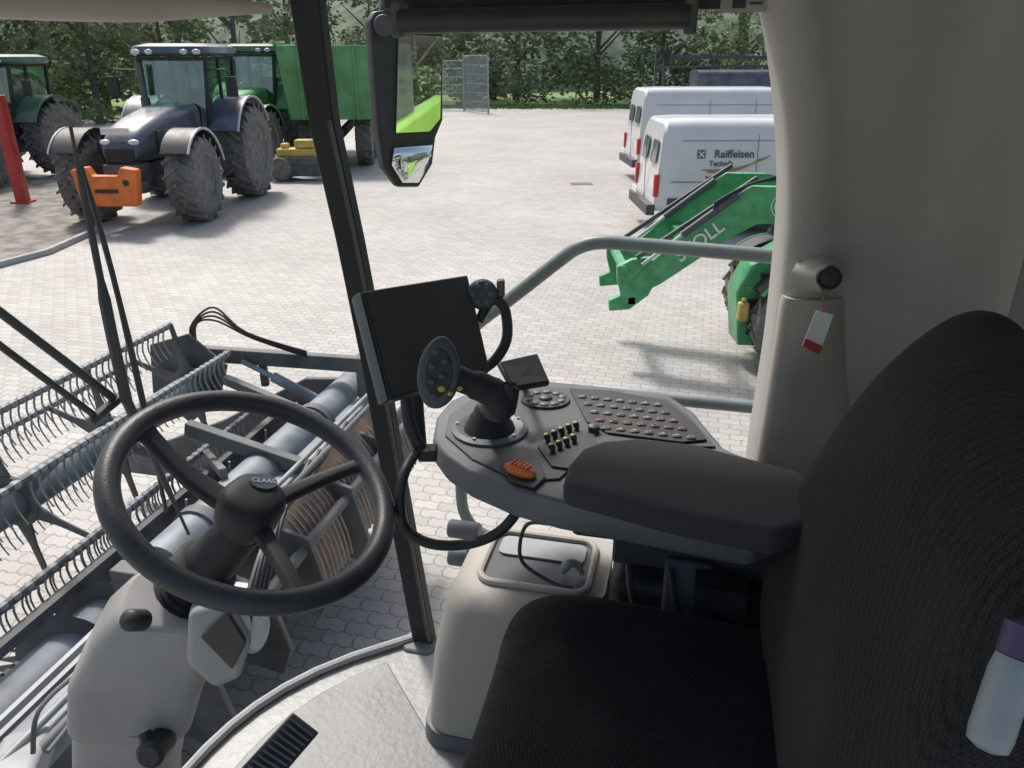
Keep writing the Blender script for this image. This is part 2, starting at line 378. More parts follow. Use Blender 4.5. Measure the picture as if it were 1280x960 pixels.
fence_panel(Z(545, 137, 0), Z(580, 138, 0), 3.0, 'grey mesh fence section left of the half open gate leaf', 22)
fence_panel(Z(470, 139, 0), Z(545, 137, 0), 2.6, 'grey mesh fence section seen between the mirror and the green trailer', 30)
dc = MB().box((V(Z(727, 230, 0))+V((0, 0, .006))), (.6, .4, .008)); tag(dc.build('drain_cover', M['frame'], bevel=.003), 'small dark drain cover set in the paving', 'drain cover')
# ------------------------------------------------------------------ VEHICLES
YX = V((0, 1, 0))
def ag_wheel(parent, x, y, Rr, W, rimm, lugs=20):
    c = V((x, y, Rr)); out = 1 if y > 0 else -1
    rim = MB(); rr = Rr*.56
    rim.lathe([(rr, -W*.42), (rr*.93, -W*.3), (rr*.9, 0), (rr*.35, W*.08*out), (rr*.3, W*.2*out), (0.01, W*.22*out)], c, YX, 28)
    rim.lathe([(rr*.9, 0), (rr*.93, W*.3), (rr, W*.42), (rr*.97, W*.43), (rr*.88, W*.3)], c, YX, 28)
    w = rim.build('wheel', rimm, parent)
    ty = MB(); ty.lathe([(rr*.96, -W*.4), (rr*1.12, -W*.5), (Rr*.84, -W*.5), (Rr*.92, -W*.42), (Rr*.93, 0), (Rr*.92, W*.42), (Rr*.84, W*.5), (rr*1.12, W*.5), (rr*.96, W*.4)], c, YX, 40)
    for side in (-1, 1):
        for i in range(lugs):
            a = 2*math.pi*(i+(.5 if side > 0 else 0))/lugs
            da = .20
            pts = []
            for (yy, ang) in ((0, a+da*.0), (side*W*.5, a-da*1.15)):
                rad = V((math.cos(ang), 0, math.sin(ang))); tan = V((-math.sin(ang), 0, math.cos(ang)))
                rad2 = Rr*.92 if yy == 0 else Rr*.86
                top = Rr*1.005 if yy == 0 else Rr*.985
                ww = Rr*.042
                pts.append([c+V((0, yy, 0))+rad*rad2-tan*ww, c+V((0, yy, 0))+rad*rad2+tan*ww, c+V((0, yy, 0))+rad*top+tan*ww*.7, c+V((0, yy, 0))+rad*top-tan*ww*.7])
            ty.rings(pts)
    ty.build('tyre', M['tyre'], w)
    return w
def arc_fender(b, cx, cy, cz, Rr, W, a0, a1, th=.04, n=12):
    rs = []
    for i in range(n+1):
        a = R(a0+(a1-a0)*i/n); d = V((math.cos(a), 0, math.sin(a))); c = V((cx, cy, cz))
        rs.append([c+d*Rr-YX*W/2, c+d*Rr+YX*W/2, c+d*(Rr+th)+YX*W/2, c+d*(Rr+th)-YX*W/2])
    b.rings(rs)
def tractor(name, loc, rotz, label, body, roofm, rimm, fend, s=1., weight=None, group=None, edge=None):
    t = thing(name, loc, rotz, label, 'tractor', group, s)
    wb = 2.85; RR, RF = .98, .78
    for y in (-.98, .98): ag_wheel(t, 0, y, RR, .62, rimm, 20); ag_wheel(t, wb, y, RF, .52, rimm, 18)
    X, Y, Zv = V((1, 0, 0)), V((0, 1, 0)), V((0, 0, 1))
    ch = MB(); ch.box((1.5, 0, .85), (3.4, .5, .45)); ch.beam((0, -.75, .98), (0, .75, .98), .28, .3); ch.beam((wb, -.75, .72), (wb, .75, .72), .2, .24); ch.box((3.35, 0, .85), (.5, .62, .5)); ch.build('chassis', M['frame'], t, bevel=.02)
    hd = MB(); rs = []
    for x, w, z0, z1 in ((.95, .9, 1.1, 2.0), (1.6, .88, 1.1, 1.97), (2.5, .82, 1.1, 1.86), (3.1, .76, 1.1, 1.72), (3.42, .68, 1.12, 1.55), (3.5, .6, 1.15, 1.4)):
        rs.append(rrect((x, 0, (z0+z1)/2), w, z1-z0, .17, Y, Zv, 4))
    hd.rings(rs); hm = hd.build('hood', body, t, ang=50)
    g = MB().box((3.5, 0, 1.26), (.06, .5, .2)); g.box((3.42, 0, 1.02), (.1, .6, .25))
    for k in range(5): g.box((3.535, 0, 1.19+k*.035), (.015, .48, .012))
    g.build('grille', M['black'], hm)
    for y in (-.25, .25):
        MB().ell((3.44, y, 1.47), (.06, .1, .05)).build('headlight', M['lamp'], hm)
        sd = MB().box((2.3, y*1.68, 1.42), (1.1, .02, .4)); sd.build('side_vent', M['frame'], hm, bevel=.008)
    posts = MB(); b0 = [(-.55, .62), (-.55, -.62), (.95, -.6), (.95, .6)]; t0 = [(-.62, .68), (-.62, -.68), (.8, -.68), (.8, .68)]
    for (a, c), (d, e) in zip(b0, t0): posts.beam((a, c, 1.35), (d, e, 2.85), .08, .08)
    for y in (-.66, .66): posts.beam((.25, y, 1.1), (.2, y*1.04, 2.85), .06, .06)
    posts.box((.15, 0, 2.82), (1.5, 1.4, .05)).box((.2, 0, 1.25), (1.55, 1.3, .25))
    cb = posts.build('cab_frame', M['black'], t, bevel=.01)
    gl = MB()
    for i in range(4):
        j = (i+1) % 4; gl.add([(*b0[i], 1.4), (*b0[j], 1.4), (*t0[j], 2.79), (*t0[i], 2.79)], [(0, 1, 2, 3)])
    gl.build('cab_glass', M['cabglass'], cb)
    st = MB(); st.box((-.1, 0, 1.62), (.5, .5, .14)); st.box((-.33, 0, 1.95), (.14, .48, .6)); st.cyl((.75, 0, 1.5), (.5, 0, 1.95), .04); st.box((0.1, 0, 1.45), (1.0, .8, .2)); st.build('cab_interior', M['black'], t, bevel=.03)
    rf = MB(); rf.rings([rrect((.1, 0, 2.86), 1.6, 1.5, .2, X, Y), rrect((.12, 0, 2.92), 1.85, 1.62, .25, X, Y), rrect((.1, 0, 3.04), 1.78, 1.55, .25, X, Y), rrect((.05, 0, 3.1), 1.4, 1.2, .25, X, Y)]); rfo = rf.build('roof', roofm, t, ang=50)
    for y in (-.6, -.35, .35, .6): MB().ell((1.02, y, 2.94), (.04, .09, .05)).build('work_light', M['lamp'], rfo)
    for y in (-1, 1):
        f = MB(); arc_fender(f, 0, y*.9, RR, RR+.1, .62, 25, 150); fo = f.build('rear_fender', fend, t, bevel=.01)
        f = MB(); arc_fender(f, 0, y*1.22, RR, RR+.1, .03, 25, 150, .045); f.build('fender_edge', edge or fend, fo)
        f = MB(); arc_fender(f, wb, y*.98, RF, RF+.08, .5, 35, 165, .03); f.beam((wb, y*.55, RF), (wb, y*.8, RF+.85), .05, .05); fo = f.build('front_fender', M['black'], t, bevel=.008)
        f = MB(); arc_fender(f, wb, y*1.24, RF, RF+.082, .03, 35, 165, .04); f.build('fender_edge', edge or fend, fo)
        m = MB(); m.tube([(.85, y*.62, 2.6), (.95, y*1.1, 2.62), (.95, y*1.2, 2.5)], .018, 6); m.box((.97, y*1.2, 2.3), (.07, .22, .38)); m.build('wing_mirror', M['black'], t, bevel=.02)
        MB().beam((3.45, y*.35, .75), (4.0 if weight else 3.7, y*.35, .75), .08, .12).build('front_linkage', M['frame'], t, bevel=.01)
    ex = MB().cyl((1.05, -.55, 1.5), (1.05, -.6, 2.75), .06, n=12); ex.cyl((1.05, -.55, 1.6), (1.05, -.57, 2.1), .09, n=12); ex.build('exhaust', M['frame'], t)
    stp = MB()
    for k in range(3): stp.box((.75, .95, .5+k*.28), (.35, .28, .03))
    stp.box((.9, 1.0, .8), (.03, .03, .8)); stp.build('steps', M['frame'], t)
    if weight:
        dz = .14
        w = MB(); w.prism([(3.95, -.48, .34+dz), (3.95, -.56, .95+dz), (3.95, -.3, 1.0+dz), (3.95, -.22, .85+dz), (3.95, .22, .85+dz), (3.95, .3, 1.0+dz), (3.95, .56, .95+dz), (3.95, .48, .34+dz)], (.22, 0, 0)); wo = w.build('front_weight', M['orange'], t, bevel=.03, label='orange front weight block')
        for y in (-.36, .36): MB().cyl((4.16, y, .74+dz), (4.185, y, .74+dz), .05).build('weight_hole', M['black'], wo)
        MB().box((4.18, 0, .6+dz), (.015, .4, .06)).build('weight_slot', M['black'], wo)
        MB().box((3.53, 0, 1.66), (.02, .5, .11)).build('number_plate', M['whitem'], t)
    return t
def ang_of(dx, dy): return math.atan2(dy, dx)
tractor('tractor', (-7.6, 19.6, 0), ang_of(-.03, -1), 'dark navy tractor with an orange front weight parked facing the camera', M['navy'], M['navy'], M['mgrey'], M['navy'], 1.12, True, edge=M['silver'])
hd2 = V((-.12, -.98, 0)).normalized(); fb = V((-14.6, 20.6, 0))
tractor('tractor', fb-hd2*2.85, ang_of(hd2.x, hd2.y), 'dark green tractor at the far left, half cut off beside the red post', M['fendt'], M['fendt'], M['mgrey'], M['fendt'], 1.05)
hd3 = V((-.1, -.99, 0)).normalized(); fc = V((-8.4, 24.2, 0))
tractor('tractor', fc-hd3*2.85, ang_of(hd3.x, hd3.y), 'green tractor standing behind the navy tractor with the orange weight', M['trailer'], M['fendt'], M['yellow'], M['trailer'], 1.15)
rp_ = MB(); q = Z(30, 255, 0); rp_.prism(rrect(q, .24, .24, .02, V((1, 0, 0)), V((0, 1, 0))), (0, 0, 2.4)); rp_.box(q+V((0, 0, .05)), (.4, .4, .06))
tag(rp_.build('red_post', M['red'], bevel=.01), 'thick red post at the far left edge by the gravel', 'post')
t = thing('implement', (-5.95, 22.2, 0), 0, 'small yellow implement on the paving behind the navy tractor', 'farm implement')
MB().box((0, 0, .75), (1.1, .5, .22)).box((.2, 0, .98), (.5, .4, .22)).box((-.35, 0, .92), (.2, .3, .14)).build('yellow_hopper', M['yellow'], t, bevel=.04)
MB().box((0, 0, .55), (1.5, .7, .2)).box((0, 0, .3), (1.2, .5, .35)).build('chassis', M['frame'], t, bevel=.02)
for y in (-.35, .35): MB().lathe([(.1, -.08), (.3, -.08), (.33, 0), (.3, .08), (.1, .08)], (-.45, y, .33), YX, 20).build('wheel', M['tyre'], t)
t = thing('trailer', (-5.75, 27.5, 0), R(-84), 'high sided green tipping trailer parked beyond the navy tractor', 'trailer')
b = MB(); b.loft([(-3.2, -1.2, 1.45), (3.2, -1.2, 1.45), (3.2, 1.2, 1.45), (-3.2, 1.2, 1.45)], [(-3.3, -1.4, 3.5), (3.3, -1.4, 3.5), (3.3, 1.4, 3.5), (-3.3, 1.4, 3.5)]); bo = b.build('body', M['trailer'], t, bevel=.02)
for x in [-3+k for k in range(7)]:
    for y in (-1, 1): MB().beam((x, y*1.22, 1.45), (x, y*1.42, 3.5), .08, .08).build('body_rib', M['trailer'], bo)
for y in (-1, 1): MB().beam((-3.3, y*1.42, 3.52), (3.3, y*1.42, 3.52), .1, .1).build('top_rail', M['trailer'], bo)
for y in (-.8, 0, .8): MB().beam((3.22, y, 1.45), (3.32, y, 3.5), .07, .07).build('body_rib', M['trailer'], bo)
for y in (-1, 1): MB().beam((-3, y*.4, 1.25), (4.6, y*.1, .9), .15, .25).build('chassis_beam', M['frame'], t)
for x in (.2, 2.0):
    for y in (-.85, .85): ag_wheel(t, x, y, .74, .5, M['silver'], 16)
def van(loc, rotz, label, h, group, lettering):
    t = thing('van', loc, rotz, label, 'van', group)
    X, Y, Zv = V((1, 0, 0)), V((0, 1, 0)), V((0, 0, 1)); L = 5.9
    def ring(x, w, z0, z1, r, tw):
        out = []
        for p in rrect((x, 0, (z0+z1)/2), w, z1-z0, r, Y, Zv, 4):
            k = max(0., (p.z-z0)/(z1-z0)); p.y *= 1-(1-tw)*k**1.6; p.x += .16*k**2*(1 if x < .5 else 0); out.append(p)
        return out
    rs = [ring(0, 1.93, .5, h-.08, .2, .84), ring(.06, 1.99, .45, h-.02, .24, .86), ring(.6, 2.0, .42, h, .26, .87), ring(3.8, 2.0, .42, h, .26, .87), ring(4.35, 1.99, .42, h-.12, .26, .86), ring(4.7, 1.97, .42, h-.45, .2, .87), ring(5.05, 1.93, .42, 1.35, .2, .92), ring(5.6, 1.82, .42, 1.12, .2, .93), ring(5.85, 1.6, .45, .9, .15, .95)]
    bd = MB().rings(rs).build('body', M['white'], t, ang=35)
    tr = MB()
    for y in (-1, 1):
        tr.box((3.0, y*1.0, .66), (2.4, .03, .13)); tr.box((.62, y*1.0, .66), (.75, .03, .13)); tr.box((5.2, y*.96, .62), (.5, .04, .13))
        for wx in (1.15, 4.85): tr.lathe([(.42, -.012), (.42, .012), (.38, .02), (.38, -.012)], (wx, y*1.0, .38), YX, 28, closed=True); tr.cyl((wx, y*.94, .38), (wx, y*1.004, .38), .39, n=28)
    tr.box((-.05, 0, .5), (.16, 1.9, .2)); tr.box((5.85, 0, .45), (.12, 1.6, .25)); tr.box((2.9, 0, .34), (4.8, 1.8, .12)); tr.build('black_trim', M['vanplastic'], t, bevel=.01)
    sm = MB()
    for y in (-1, 1):
        def ys(z): return y*(1.002*(1-.13*max(0, (z-.42)/(h-.42))**1.6))
        for x in (1.9, 3.15, 4.15):
            for k in range(8):
                z0 = .75+(h-1.0)*k/8; z1 = .75+(h-1.0)*(k+1)/8
                sm.beam((x, ys(z0), z0), (x, ys(z1), z1), .012, .006)
        sm.beam((.3, ys(1.02), 1.02), (4.1, ys(1.02), 1.02), .008, .012); sm.beam((.45, ys(h*.83), h*.83), (4.1, ys(h*.83), h*.83), .008, .01)
    sm.box((-.003, 0, 1.2), (.012, .014, 1.2)); sm.build('panel_seam', M['mgrey'], bd)
    for y in (-.42, .42): MB().prism([V((.16*((p.z-.5)/(h-.6))**2-.002, p.y, p.z)) for p in rrect((0, y, h*.72), .5, .42, .06, Y, Zv)], (-.012, 0, 0)).build('rear_window', M['vglass'], t)
    for y in (-1, 1):
        MB().box((.03, y*.925, .95), (.1, .12, .42)).build('tail_light', M['tail'], t, bevel=.02)
        MB().prism([(4.15, y*.905+0, 1.32), (4.85, y*.93, 1.32), (4.5, y*.88, h-.45), (4.15, y*.86, h-.45)], (0, y*.06, 0)).build('door_window', M['vglass'], t)
        MB().box((4.9, y*1.14, 1.35), (.12, .2, .3)).build('wing_mirror', M['vanplastic'], t, bevel=.03)
        MB().box((5.7, y*.72, .95), (.25, .25, .16)).build('headlight', M['lamp'], t, bevel=.03)
    MB().box((-.14, .3, .72), (.02, .5, .11)).build('number_plate', M['whitem'], t)
    MB().prism([(4.32, -.8, h-.25), (4.32, .8, h-.25), (5.0, .9, 1.38), (5.0, -.9, 1.38)], (.06, 0, .03)).build('windscreen', M['vglass'], t)
    for wx in (1.15, 4.85):
        for y in (-.9, .9):
            o = 1 if y > 0 else -1
            w = MB().lathe([(.2, -.08), (.2, .08*o), (.1, .1*o), (.02, .11*o)], (wx, y, .34), YX, 20).build('wheel', M['silver'], t)
            MB().lathe([(.2, -.11), (.31, -.11), (.34, -.07), (.34, .07), (.31, .11), (.2, .11)], (wx, y, .34), YX, 28).build('tyre', M['tyre'], w)
    if lettering:
        zt = 1.52
        za, zb = .42+.26, h-.26
        def yf(z): return 1-.13*max(0, (z-.42)/(h-.42))**1.6
        def yy(z): return -(yf(za)+(yf(zb)-yf(za))*(z-za)/(zb-za))-.012
        def pt(x, z): return V((x, yy(z), z))
        up = (pt(0, zt+.1)-pt(0, zt-.1))
        text('lettering', 'Raiffeisen', .2, M['ink'], pt(1.46, zt), (1, 0, 0), up, t, ext=.006)
        text('lettering', 'Technik', .14, M['ink'], pt(1.22, zt-.17), (1, 0, 0), up, t, ext=.006)
        text('lettering', 'Raiffeisen Technik', .07, M['ink'], pt(1.2, zt-.42), (1, 0, 0), up, t, ext=.006)
        for mm, dz, x0, x1 in ((M['trailer'], -.28, .85, 2.15), (M['orange'], -.32, .95, 2.0)):
            pts = []
            for i in range(13):
                q = i/12; x = x0+(x1-x0)*q; z = zt+dz+.26*q**2.5-.02*math.sin(q*3.14); pts.append(pt(x, z))
            MB().tube(pts, [.004]+[.014]*11+[.004], 6).build('swoosh', mm, t)
        ic = MB(); ic.box(pt(.84, zt), (.15, .012, .15)); io = ic.build('emblem', M['ink'], t)
        e = MB(); e.beam(pt(.79, zt-.05)+V((0, -.010, 0)), pt(.89, zt+.05)+V((0, -.010, 0)), .02, .006, (0, 1, 0)); e.beam(pt(.89, zt-.05)+V((0, -.011, 0)), pt(.79, zt+.05)+V((0, -.011, 0)), .02, .006, (0, 1, 0)); e.build('emblem_mark', M['whitem'], io)
    return t
van((2.66, 15.75, 0), R(2), 'white panel van with dark lettering on its side, parked beside the green loader', 2.12, None, True)
van((3.35, 22.6, 0), R(3), 'white high-roofed van parked behind the lettered white van', 2.42, None, False)
t = thing('sprayer', (7.2, 30, 0), 0, 'dark grey farm machine with horizontal booms behind the white vans', 'farm machine')
b = MB(); b.rings([rrect((-.6+i*1.25, 0, 2.0), 1.5-.1*abs(i-1), 1.5, .25, V((0, 1, 0)), UP) for i in range(4)]); b.build('tank', M['navy'], t, ang=50)
b = MB(); b.box((1.2, 0, .95), (5, .6, .3))
for x in (-2.0, -1.7): b.beam((x, 0, .6), (x, 0, 3.5), .1, .1)
b.beam((-2, 0, 3.2), (3.6, 0, 3.15), .1, .12); b.beam((-2, -.3, 2.85), (3.6, -.3, 2.9), .06, .08)
for k in range(8): b.beam((-1.6+k*.65, -.3, 2.85), (-1.3+k*.65, 0, 3.2), .04, .04)
b.build('boom', M['dgrey'], t)
for k in range(4): MB().tube([(-1.9+k*.1, -.1, 3.4), (-1.5, -.3, 2.7), (-1.2+k*.2, -.3, 1.9)], .03, 5, smooth=4).build('hose', M['black'], t)
for x in (0, 2.6):
    for y in (-.9, .9): ag_wheel(t, x, y, .6, .4, M['silver'], 16)
s = .72
lt = tractor('loader_tractor', (5.2, 8.4, 0), R(177), 'green compact tractor with a lowered front loader in front of the white vans', M['jd'], M['jd'], M['gold'], M['jd'], s)
def W(x, y, z): return V((x, y, z))
NY = 8.2
for y in (NY, NY+1.0):
    b = MB()
    prof = [(4.4, 1.40), (3.6, 1.62), (2.95, 1.76), (2.55, 1.76), (2.24, 1.58), (1.55, 1.02), (1.34, .86)]
    wd = [.13, .16, .19, .2, .185, .13, .09]
    rs = []
    for i, (x, z) in enumerate(prof):
        a = V(prof[max(0, i-1)]); c = V(prof[min(len(prof)-1, i+1)]); d = (c-a).normalized(); nrm = V((-d.y, d.x)); w = wd[i]
        u = V((nrm.x, 0, nrm.y)); p = W(x, y, z)
        rs.append([p+u*w+YX*.06, p+u*w-YX*.06, p-u*w-YX*.06, p-u*w+YX*.06])
    b.rings(rs)
    arm = b.build('loader_arm', M['jd'], lt, world=True, bevel=.012)
    MB().cyl(W(3.6, y-.02, 1.05), W(2.75, y-.02, 1.5), .045, n=12).build('hydraulic_ram', M['dgrey'], lt, world=True)
    MB().cyl(W(2.35, y-.1, 1.88), W(1.8, y-.1, 1.46), .04, n=12).build('hydraulic_ram', M['dgrey'], lt, world=True)
    MB().beam(W(2.55, y-.02, 2.04), W(1.35, y-.02, 1.2), .045, .045).build('levelling_rod', M['dgrey'], lt, world=True)
    MB().cyl(W(1.8, y-.1, 1.46), W(1.4, y-.1, 1.14), .02, n=8).build('ram_rod', M['silver'], lt, world=True)
    MB().prism([W(1.5, y-.05, 1.2), W(1.6, y-.05, 1.0), W(1.5, y-.05, .78), W(1.3, y-.05, .62), W(1.08, y-.05, .6), W(1.07, y-.05, .72), W(1.2, y-.05, .78), W(1.15, y-.05, .95), W(1.14, y-.05, 1.1), W(1.3, y-.05, 1.18)], (0, .1, 0)).build('carrier_plate', M['jd'], lt, world=True, bevel=.015)
    MB().prism([W(4.25, y-.06, 1.6), W(4.0, y-.06, 1.6), W(3.9, y-.06, .6), W(4.35, y-.06, .6)], (0, .12, 0)).build('loader_bracket', M['jd'], lt, world=True, bevel=.01)
for p, q, ww in (((1.32, NY-.05, .72), (1.32, NY+1.05, .72), .09), ((1.22, NY-.08, 1.08), (1.22, NY+1.08, 1.08), .08), ((1.95, NY, 1.32), (1.95, NY+1, 1.32), .13)): MB().beam(p, q, ww, ww).build('cross_beam', M['jd'], lt, world=True, bevel=.01)
xd = V((.777, 0, .63)).normalized(); yd = V((-.63, 0, .777))
text('lettering', 'STOLL', .2, M['whitem'], W(2.0, NY-.07, 1.385), xd, yd, lt, world=True, ext=.006)
bc = (2.84, 1.76)
lg = MB().cyl(W(bc[0], NY-.062, bc[1]), W(bc[0], NY-.08, bc[1]), .13, n=28).build('round_badge', M['whitem'], lt, world=True)
MB().lathe([(.1, 0), (.12, 0), (.12, .006), (.1, .006)], W(bc[0], NY-.082, bc[1]), (0, -1, 0), 28, closed=True).cyl(W(bc[0], NY-.081, bc[1]), W(bc[0], NY-.088, bc[1]), .06, n=20).build('badge_ring', M['jd'], lg, world=True)
text('badge_letter', 'S', .1, M['whitem'], W(bc[0], NY-.091, bc[1]), (1, 0, 0), (0, 0, 1), lg, world=True)
for k in range(4): MB().tube([W(3.8, NY-.1, 1.6+k*.02), W(3.1, NY-.08, 1.98+k*.03), W(2.5, NY-.1, 2.0), W(2.1, NY-.11, 1.7+k*.03)], .014, 6, smooth=5).build('hydraulic_hose', M['black'], lt, world=True)
MB().box(W(2.48, NY-.3, .68), (.11, .12, .2)).cyl(W(2.48, NY-.3, .78), W(2.48, NY-.3, .83), .03).build('yellow_bottle', M['gold'], lt, world=True, bevel=.03)
MB().prism([W(2.5, NY-.2, .25), W(2.42, NY-.2, .85), W(2.55, NY-.2, 1.15), W(2.9, NY-.2, 1.35), W(3.5, NY-.2, 1.4), W(3.5, NY-.2, .25)], (0, .4, 0)).build('front_bracket', M['jd'], lt, world=True, bevel=.03, seg=3)
for x_, z_, a_, c_ in ((2.72, .45, .3, .14), (2.68, .74, .26, .1), (2.85, 1.05, .4, .05)): MB().box(W(x_, NY-.205, z_), (a_, .03, c_)).build('bracket_opening', M['black'], lt, world=True, bevel=.01)
for z_ in (.6, .92): MB().box(W(2.75, NY-.215, z_), (.5, .02, .03)).build('bracket_rib', M['jd'], lt, world=True)
MB().cyl(W(2.6, NY-.25, .9), W(3.0, NY-.25, 1.3), .03).build('steering_ram', M['black'], lt, world=True)
# ------------------------------------------------------------------ HARVESTER : cab shell
cab = thing('harvester_cab', M3(.1, .75, 1.9), 0, 'beige and black cab shell of the harvester around the operator seat', 'cab')
def fw(r, z):
    t_ = min(1, abs((r-.73)/.63)); return .53+.34*(1-t_**3)+.12*(z-1.93)
b = MB(); rs = []
for px, py, w in ((376, -70, .03), (385, 10, .027), (404, 150, .0245), (437, 300, .0235), (467, 450, .0235), (493, 600, .023), (530, 800, .024), (540, 850, .026)):
    c = PR(px, py, 1.345)
    rs.append([c+FV*w+RV*.02, c+FV*w-RV*.012, c-FV*w-RV*.012, c-FV*w+RV*.02])
b.rings(rs); b.build('front_pillar', M['pillar'], cab, world=True, bevel=.003)
b = MB(); rs = []
for px, py in ((404, 150), (437, 300), (467, 450), (493, 600), (530, 800)):
    c = PR(px, py, 1.325); rs.append([c-FV*.009, c-FV*.016, c-FV*.016-RV*.004, c-FV*.009-RV*.004])
b.rings(rs); b.build('pillar_trim', M['dgrey'], cab, world=True)
b = MB()
b.rings([rrect(PR(526, 800, 1.34), .075, .07, .02, FV, RV), rrect(PR(527, 815, 1.335), .085, .09, .02, FV, RV), rrect(PR(528, 840, 1.335), .09, .1, .02, FV, RV)]); b.build('pillar_foot', M['mgrey'], cab, world=True, bevel=.004)
fl = []
for i in range(21):
    r = 1.37-i*(1.2/20); fl.append((fw(r, 1.93)-.0, r))
top = [M3(f, r, 1.93) for f, r in fl]+[M3(-.6, .17, 1.93), M3(-.6, 1.4, 1.93)]
b = MB().prism(top, (0, 0, -.1)); b.build('floor', M['floor'], cab, world=True, bevel=.006)
rim = MB().tube([M3(f-.015, r, 1.94) for f, r in fl], .010, 8); rim.build('floor_edge', M['lgrey'], cab, world=True)
mt = [M3(f-.1, r, 1.934) for f, r in fl if r < 1.28 and r > .3]
b = MB().prism(mt+[M3(.2, .3, 1.934), M3(.2, 1.05, 1.934), M3(.42, 1.08, 1.934)], (0, 0, .012)); b.build('floor_mat', M['mat'], cab, world=True, bevel=.004)
edge = [(952, -80), (960, 0), (973, 60), (982, 140), (986, 210), (985, 270), (980, 330), (974, 385), (968, 440), (958, 500), (948, 560), (940, 620), (930, 700), (925, 800)]
rows = []
for px, py in edge:
    e = PR(px, py, 1.335); fe = e.dot(FV); z = e.z
    path = [(fe+.01, 1.44), (fe+.004, 1.37), (fe-.004, 1.345), (fe-.022, 1.333), (fe-.05, 1.333), (fe-.075, 1.345), (fe-.1, 1.36), (-.36, 1.375), (-.39, 1.365), (-.42, 1.335), (-.445, 1.28), (-.455, 1.18)]
    rows.append([M3(f, r, z) for f, r in path])
b = MB(); n = len(rows[0]); vs = [p for r_ in rows for p in r_]
b.add(vs, [(j*n+i, j*n+i+1, (j+1)*n+i+1, (j+1)*n+i) for j in range(len(rows)-1) for i in range(n-1)])
o = b.build('quarter_panel', M['liner'], cab, world=True, ang=180)
md = o.modifiers.new('s', 'SUBSURF'); md.levels = 2; md.render_levels = 2
MB().add([M3(-.456, 1.182, 3.45), M3(-.456, 1.182, 1.9), M3(-.46, .85, 1.9), M3(-.46, .85, 3.45)], [(0, 1, 2, 3)]).build('rear_panel', M['linerdark'], cab, world=True)
MB().add([M3(-.46, .848, 2.7), M3(-.46, .848, 1.9), M3(-.47, .3, 1.9), M3(-.47, .3, 2.7)], [(0, 1, 2, 3)]).build('rear_sill', M['linerdark'], cab, world=True)
MB().add([M3(-.487, 1.185, 1.9), M3(-.477, 1.42, 1.9), M3(-.477, 1.42, 3.45), M3(-.487, 1.185, 3.45)], [(0, 1, 2, 3)]).build('rear_corner', M['linerdark'], cab, world=True)
rows = []
for (px, py, w) in ((985, 372, 74), (982, 380, 78), (977, 420, 82), (969, 470, 92), (961, 520, 104), (951, 580, 116), (941, 640, 126), (931, 720, 128)):
    a = PR(px-6, py, 1.33); c = PR(px+w, py+w*.06, 1.36); af, cf = a.dot(FV), c.dot(FV)
    row = []
    for q, rr_ in ((0, 1.40), (.0, 1.345), (.03, 1.332), (.1, 1.325), (.3, 1.321), (.55, 1.325), (.78, 1.338), (.93, 1.356), (1.05, 1.38)):
        row.append(M3(af+(cf-af)*q, rr_, a.z))
    rows.append(row)
b = MB(); n = len(rows[0]); b.add([p for r_ in rows for p in r_], [(j*n+i, j*n+i+1, (j+1)*n+i+1, (j+1)*n+i) for j in range(len(rows)-1) for i in range(n-1)])
b.add(rows[0]+[p+RV*.05 for p in rows[0]], [(i, i+1, n+i+1, n+i) for i in range(n-1)])
b.build('lower_column', M['beige'], cab, world=True, ang=70)
c0 = PR(1022, 342, 1.34)
b = MB(); b.ell(c0, (.042, .04, .032), (FV, RV, UP)); b.tube([c0+FV*.03, c0-FV*.012-RV*.03], [.022, .024], 14); bo = b.build('hook_boss', M['liner'], cab, world=True)
c1 = PR(1036, 347, 1.285); nd = (CAM-c1).normalized()
b = MB(); b.lathe([(.018, -.03), (.0195, .004), (.016, .007), (.014, .002), (.006, .002), (.001, .006)], c1, nd, 20); b.build('socket', M['black'], bo, world=True)
rf = [M3(fw(r, 3.3)+.03, r, 3.30) for r in [1.36-i*.07 for i in range(16)]]
b = MB().prism([M3(.6, 1.46, 3.30)]+rf+[M3(-.7, .31, 3.3), M3(-.7, 1.46, 3.30)], (0, 0, .14)); b.build('roof', M['liner'], cab, world=True, bevel=.01)
lip = []
for i in range(17):
    r = 1.3-i*.06; c = M3(fw(r, 3.28)-.03, r, 3.274); k = min(1, i/3+.3)
    lip.append(rrect(c, .08, .05*k, .02, FV, UP, 3))
b = MB().rings(lip); b.build('roof_lip', M['beige'], cab, world=True, ang=60)
b = MB().beam(PR(485, 5, 1.4)+UP*.012, PR(975, 5, 1.4)+UP*.012, .03, .04, UP); b.build('window_header', M['black'], cab, world=True)
# storage box under console
b = MB(); rs = []
for z, f0, r0 in ((1.932, .425, 1.055), (2.0, .42, 1.05), (2.16, .405, 1.055), (2.26, .385, 1.07), (2.285, .37, 1.085), (2.3, .345, 1.105)):
    f1, r1 = .09, 1.325
    rs.append(rrect(M3((f0+f1)/2, (r0+r1)/2, z), f0-f1, r1-r0, .05, FV, RV, 6))
b.rings(rs); bx_ = b.build('storage_box', M['beige'], cab, world=True, ang=50)
sk = MB().rings([rrect(M3(.258, 1.19, 1.934), .352, .29, .055, FV, RV, 5), rrect(M3(.257, 1.19, 1.985), .346, .285, .055, FV, RV, 5)]); sk.build('box_skirt', M['mgrey'], bx_, world=True)
tc0 = M3(.225, 1.21, 2.301)
MB().prism(rrect(tc0-UP*.004, .2, .16, .03, FV, RV, 6), UP*.006).build('tray_recess', M['dgrey'], bx_, world=True)
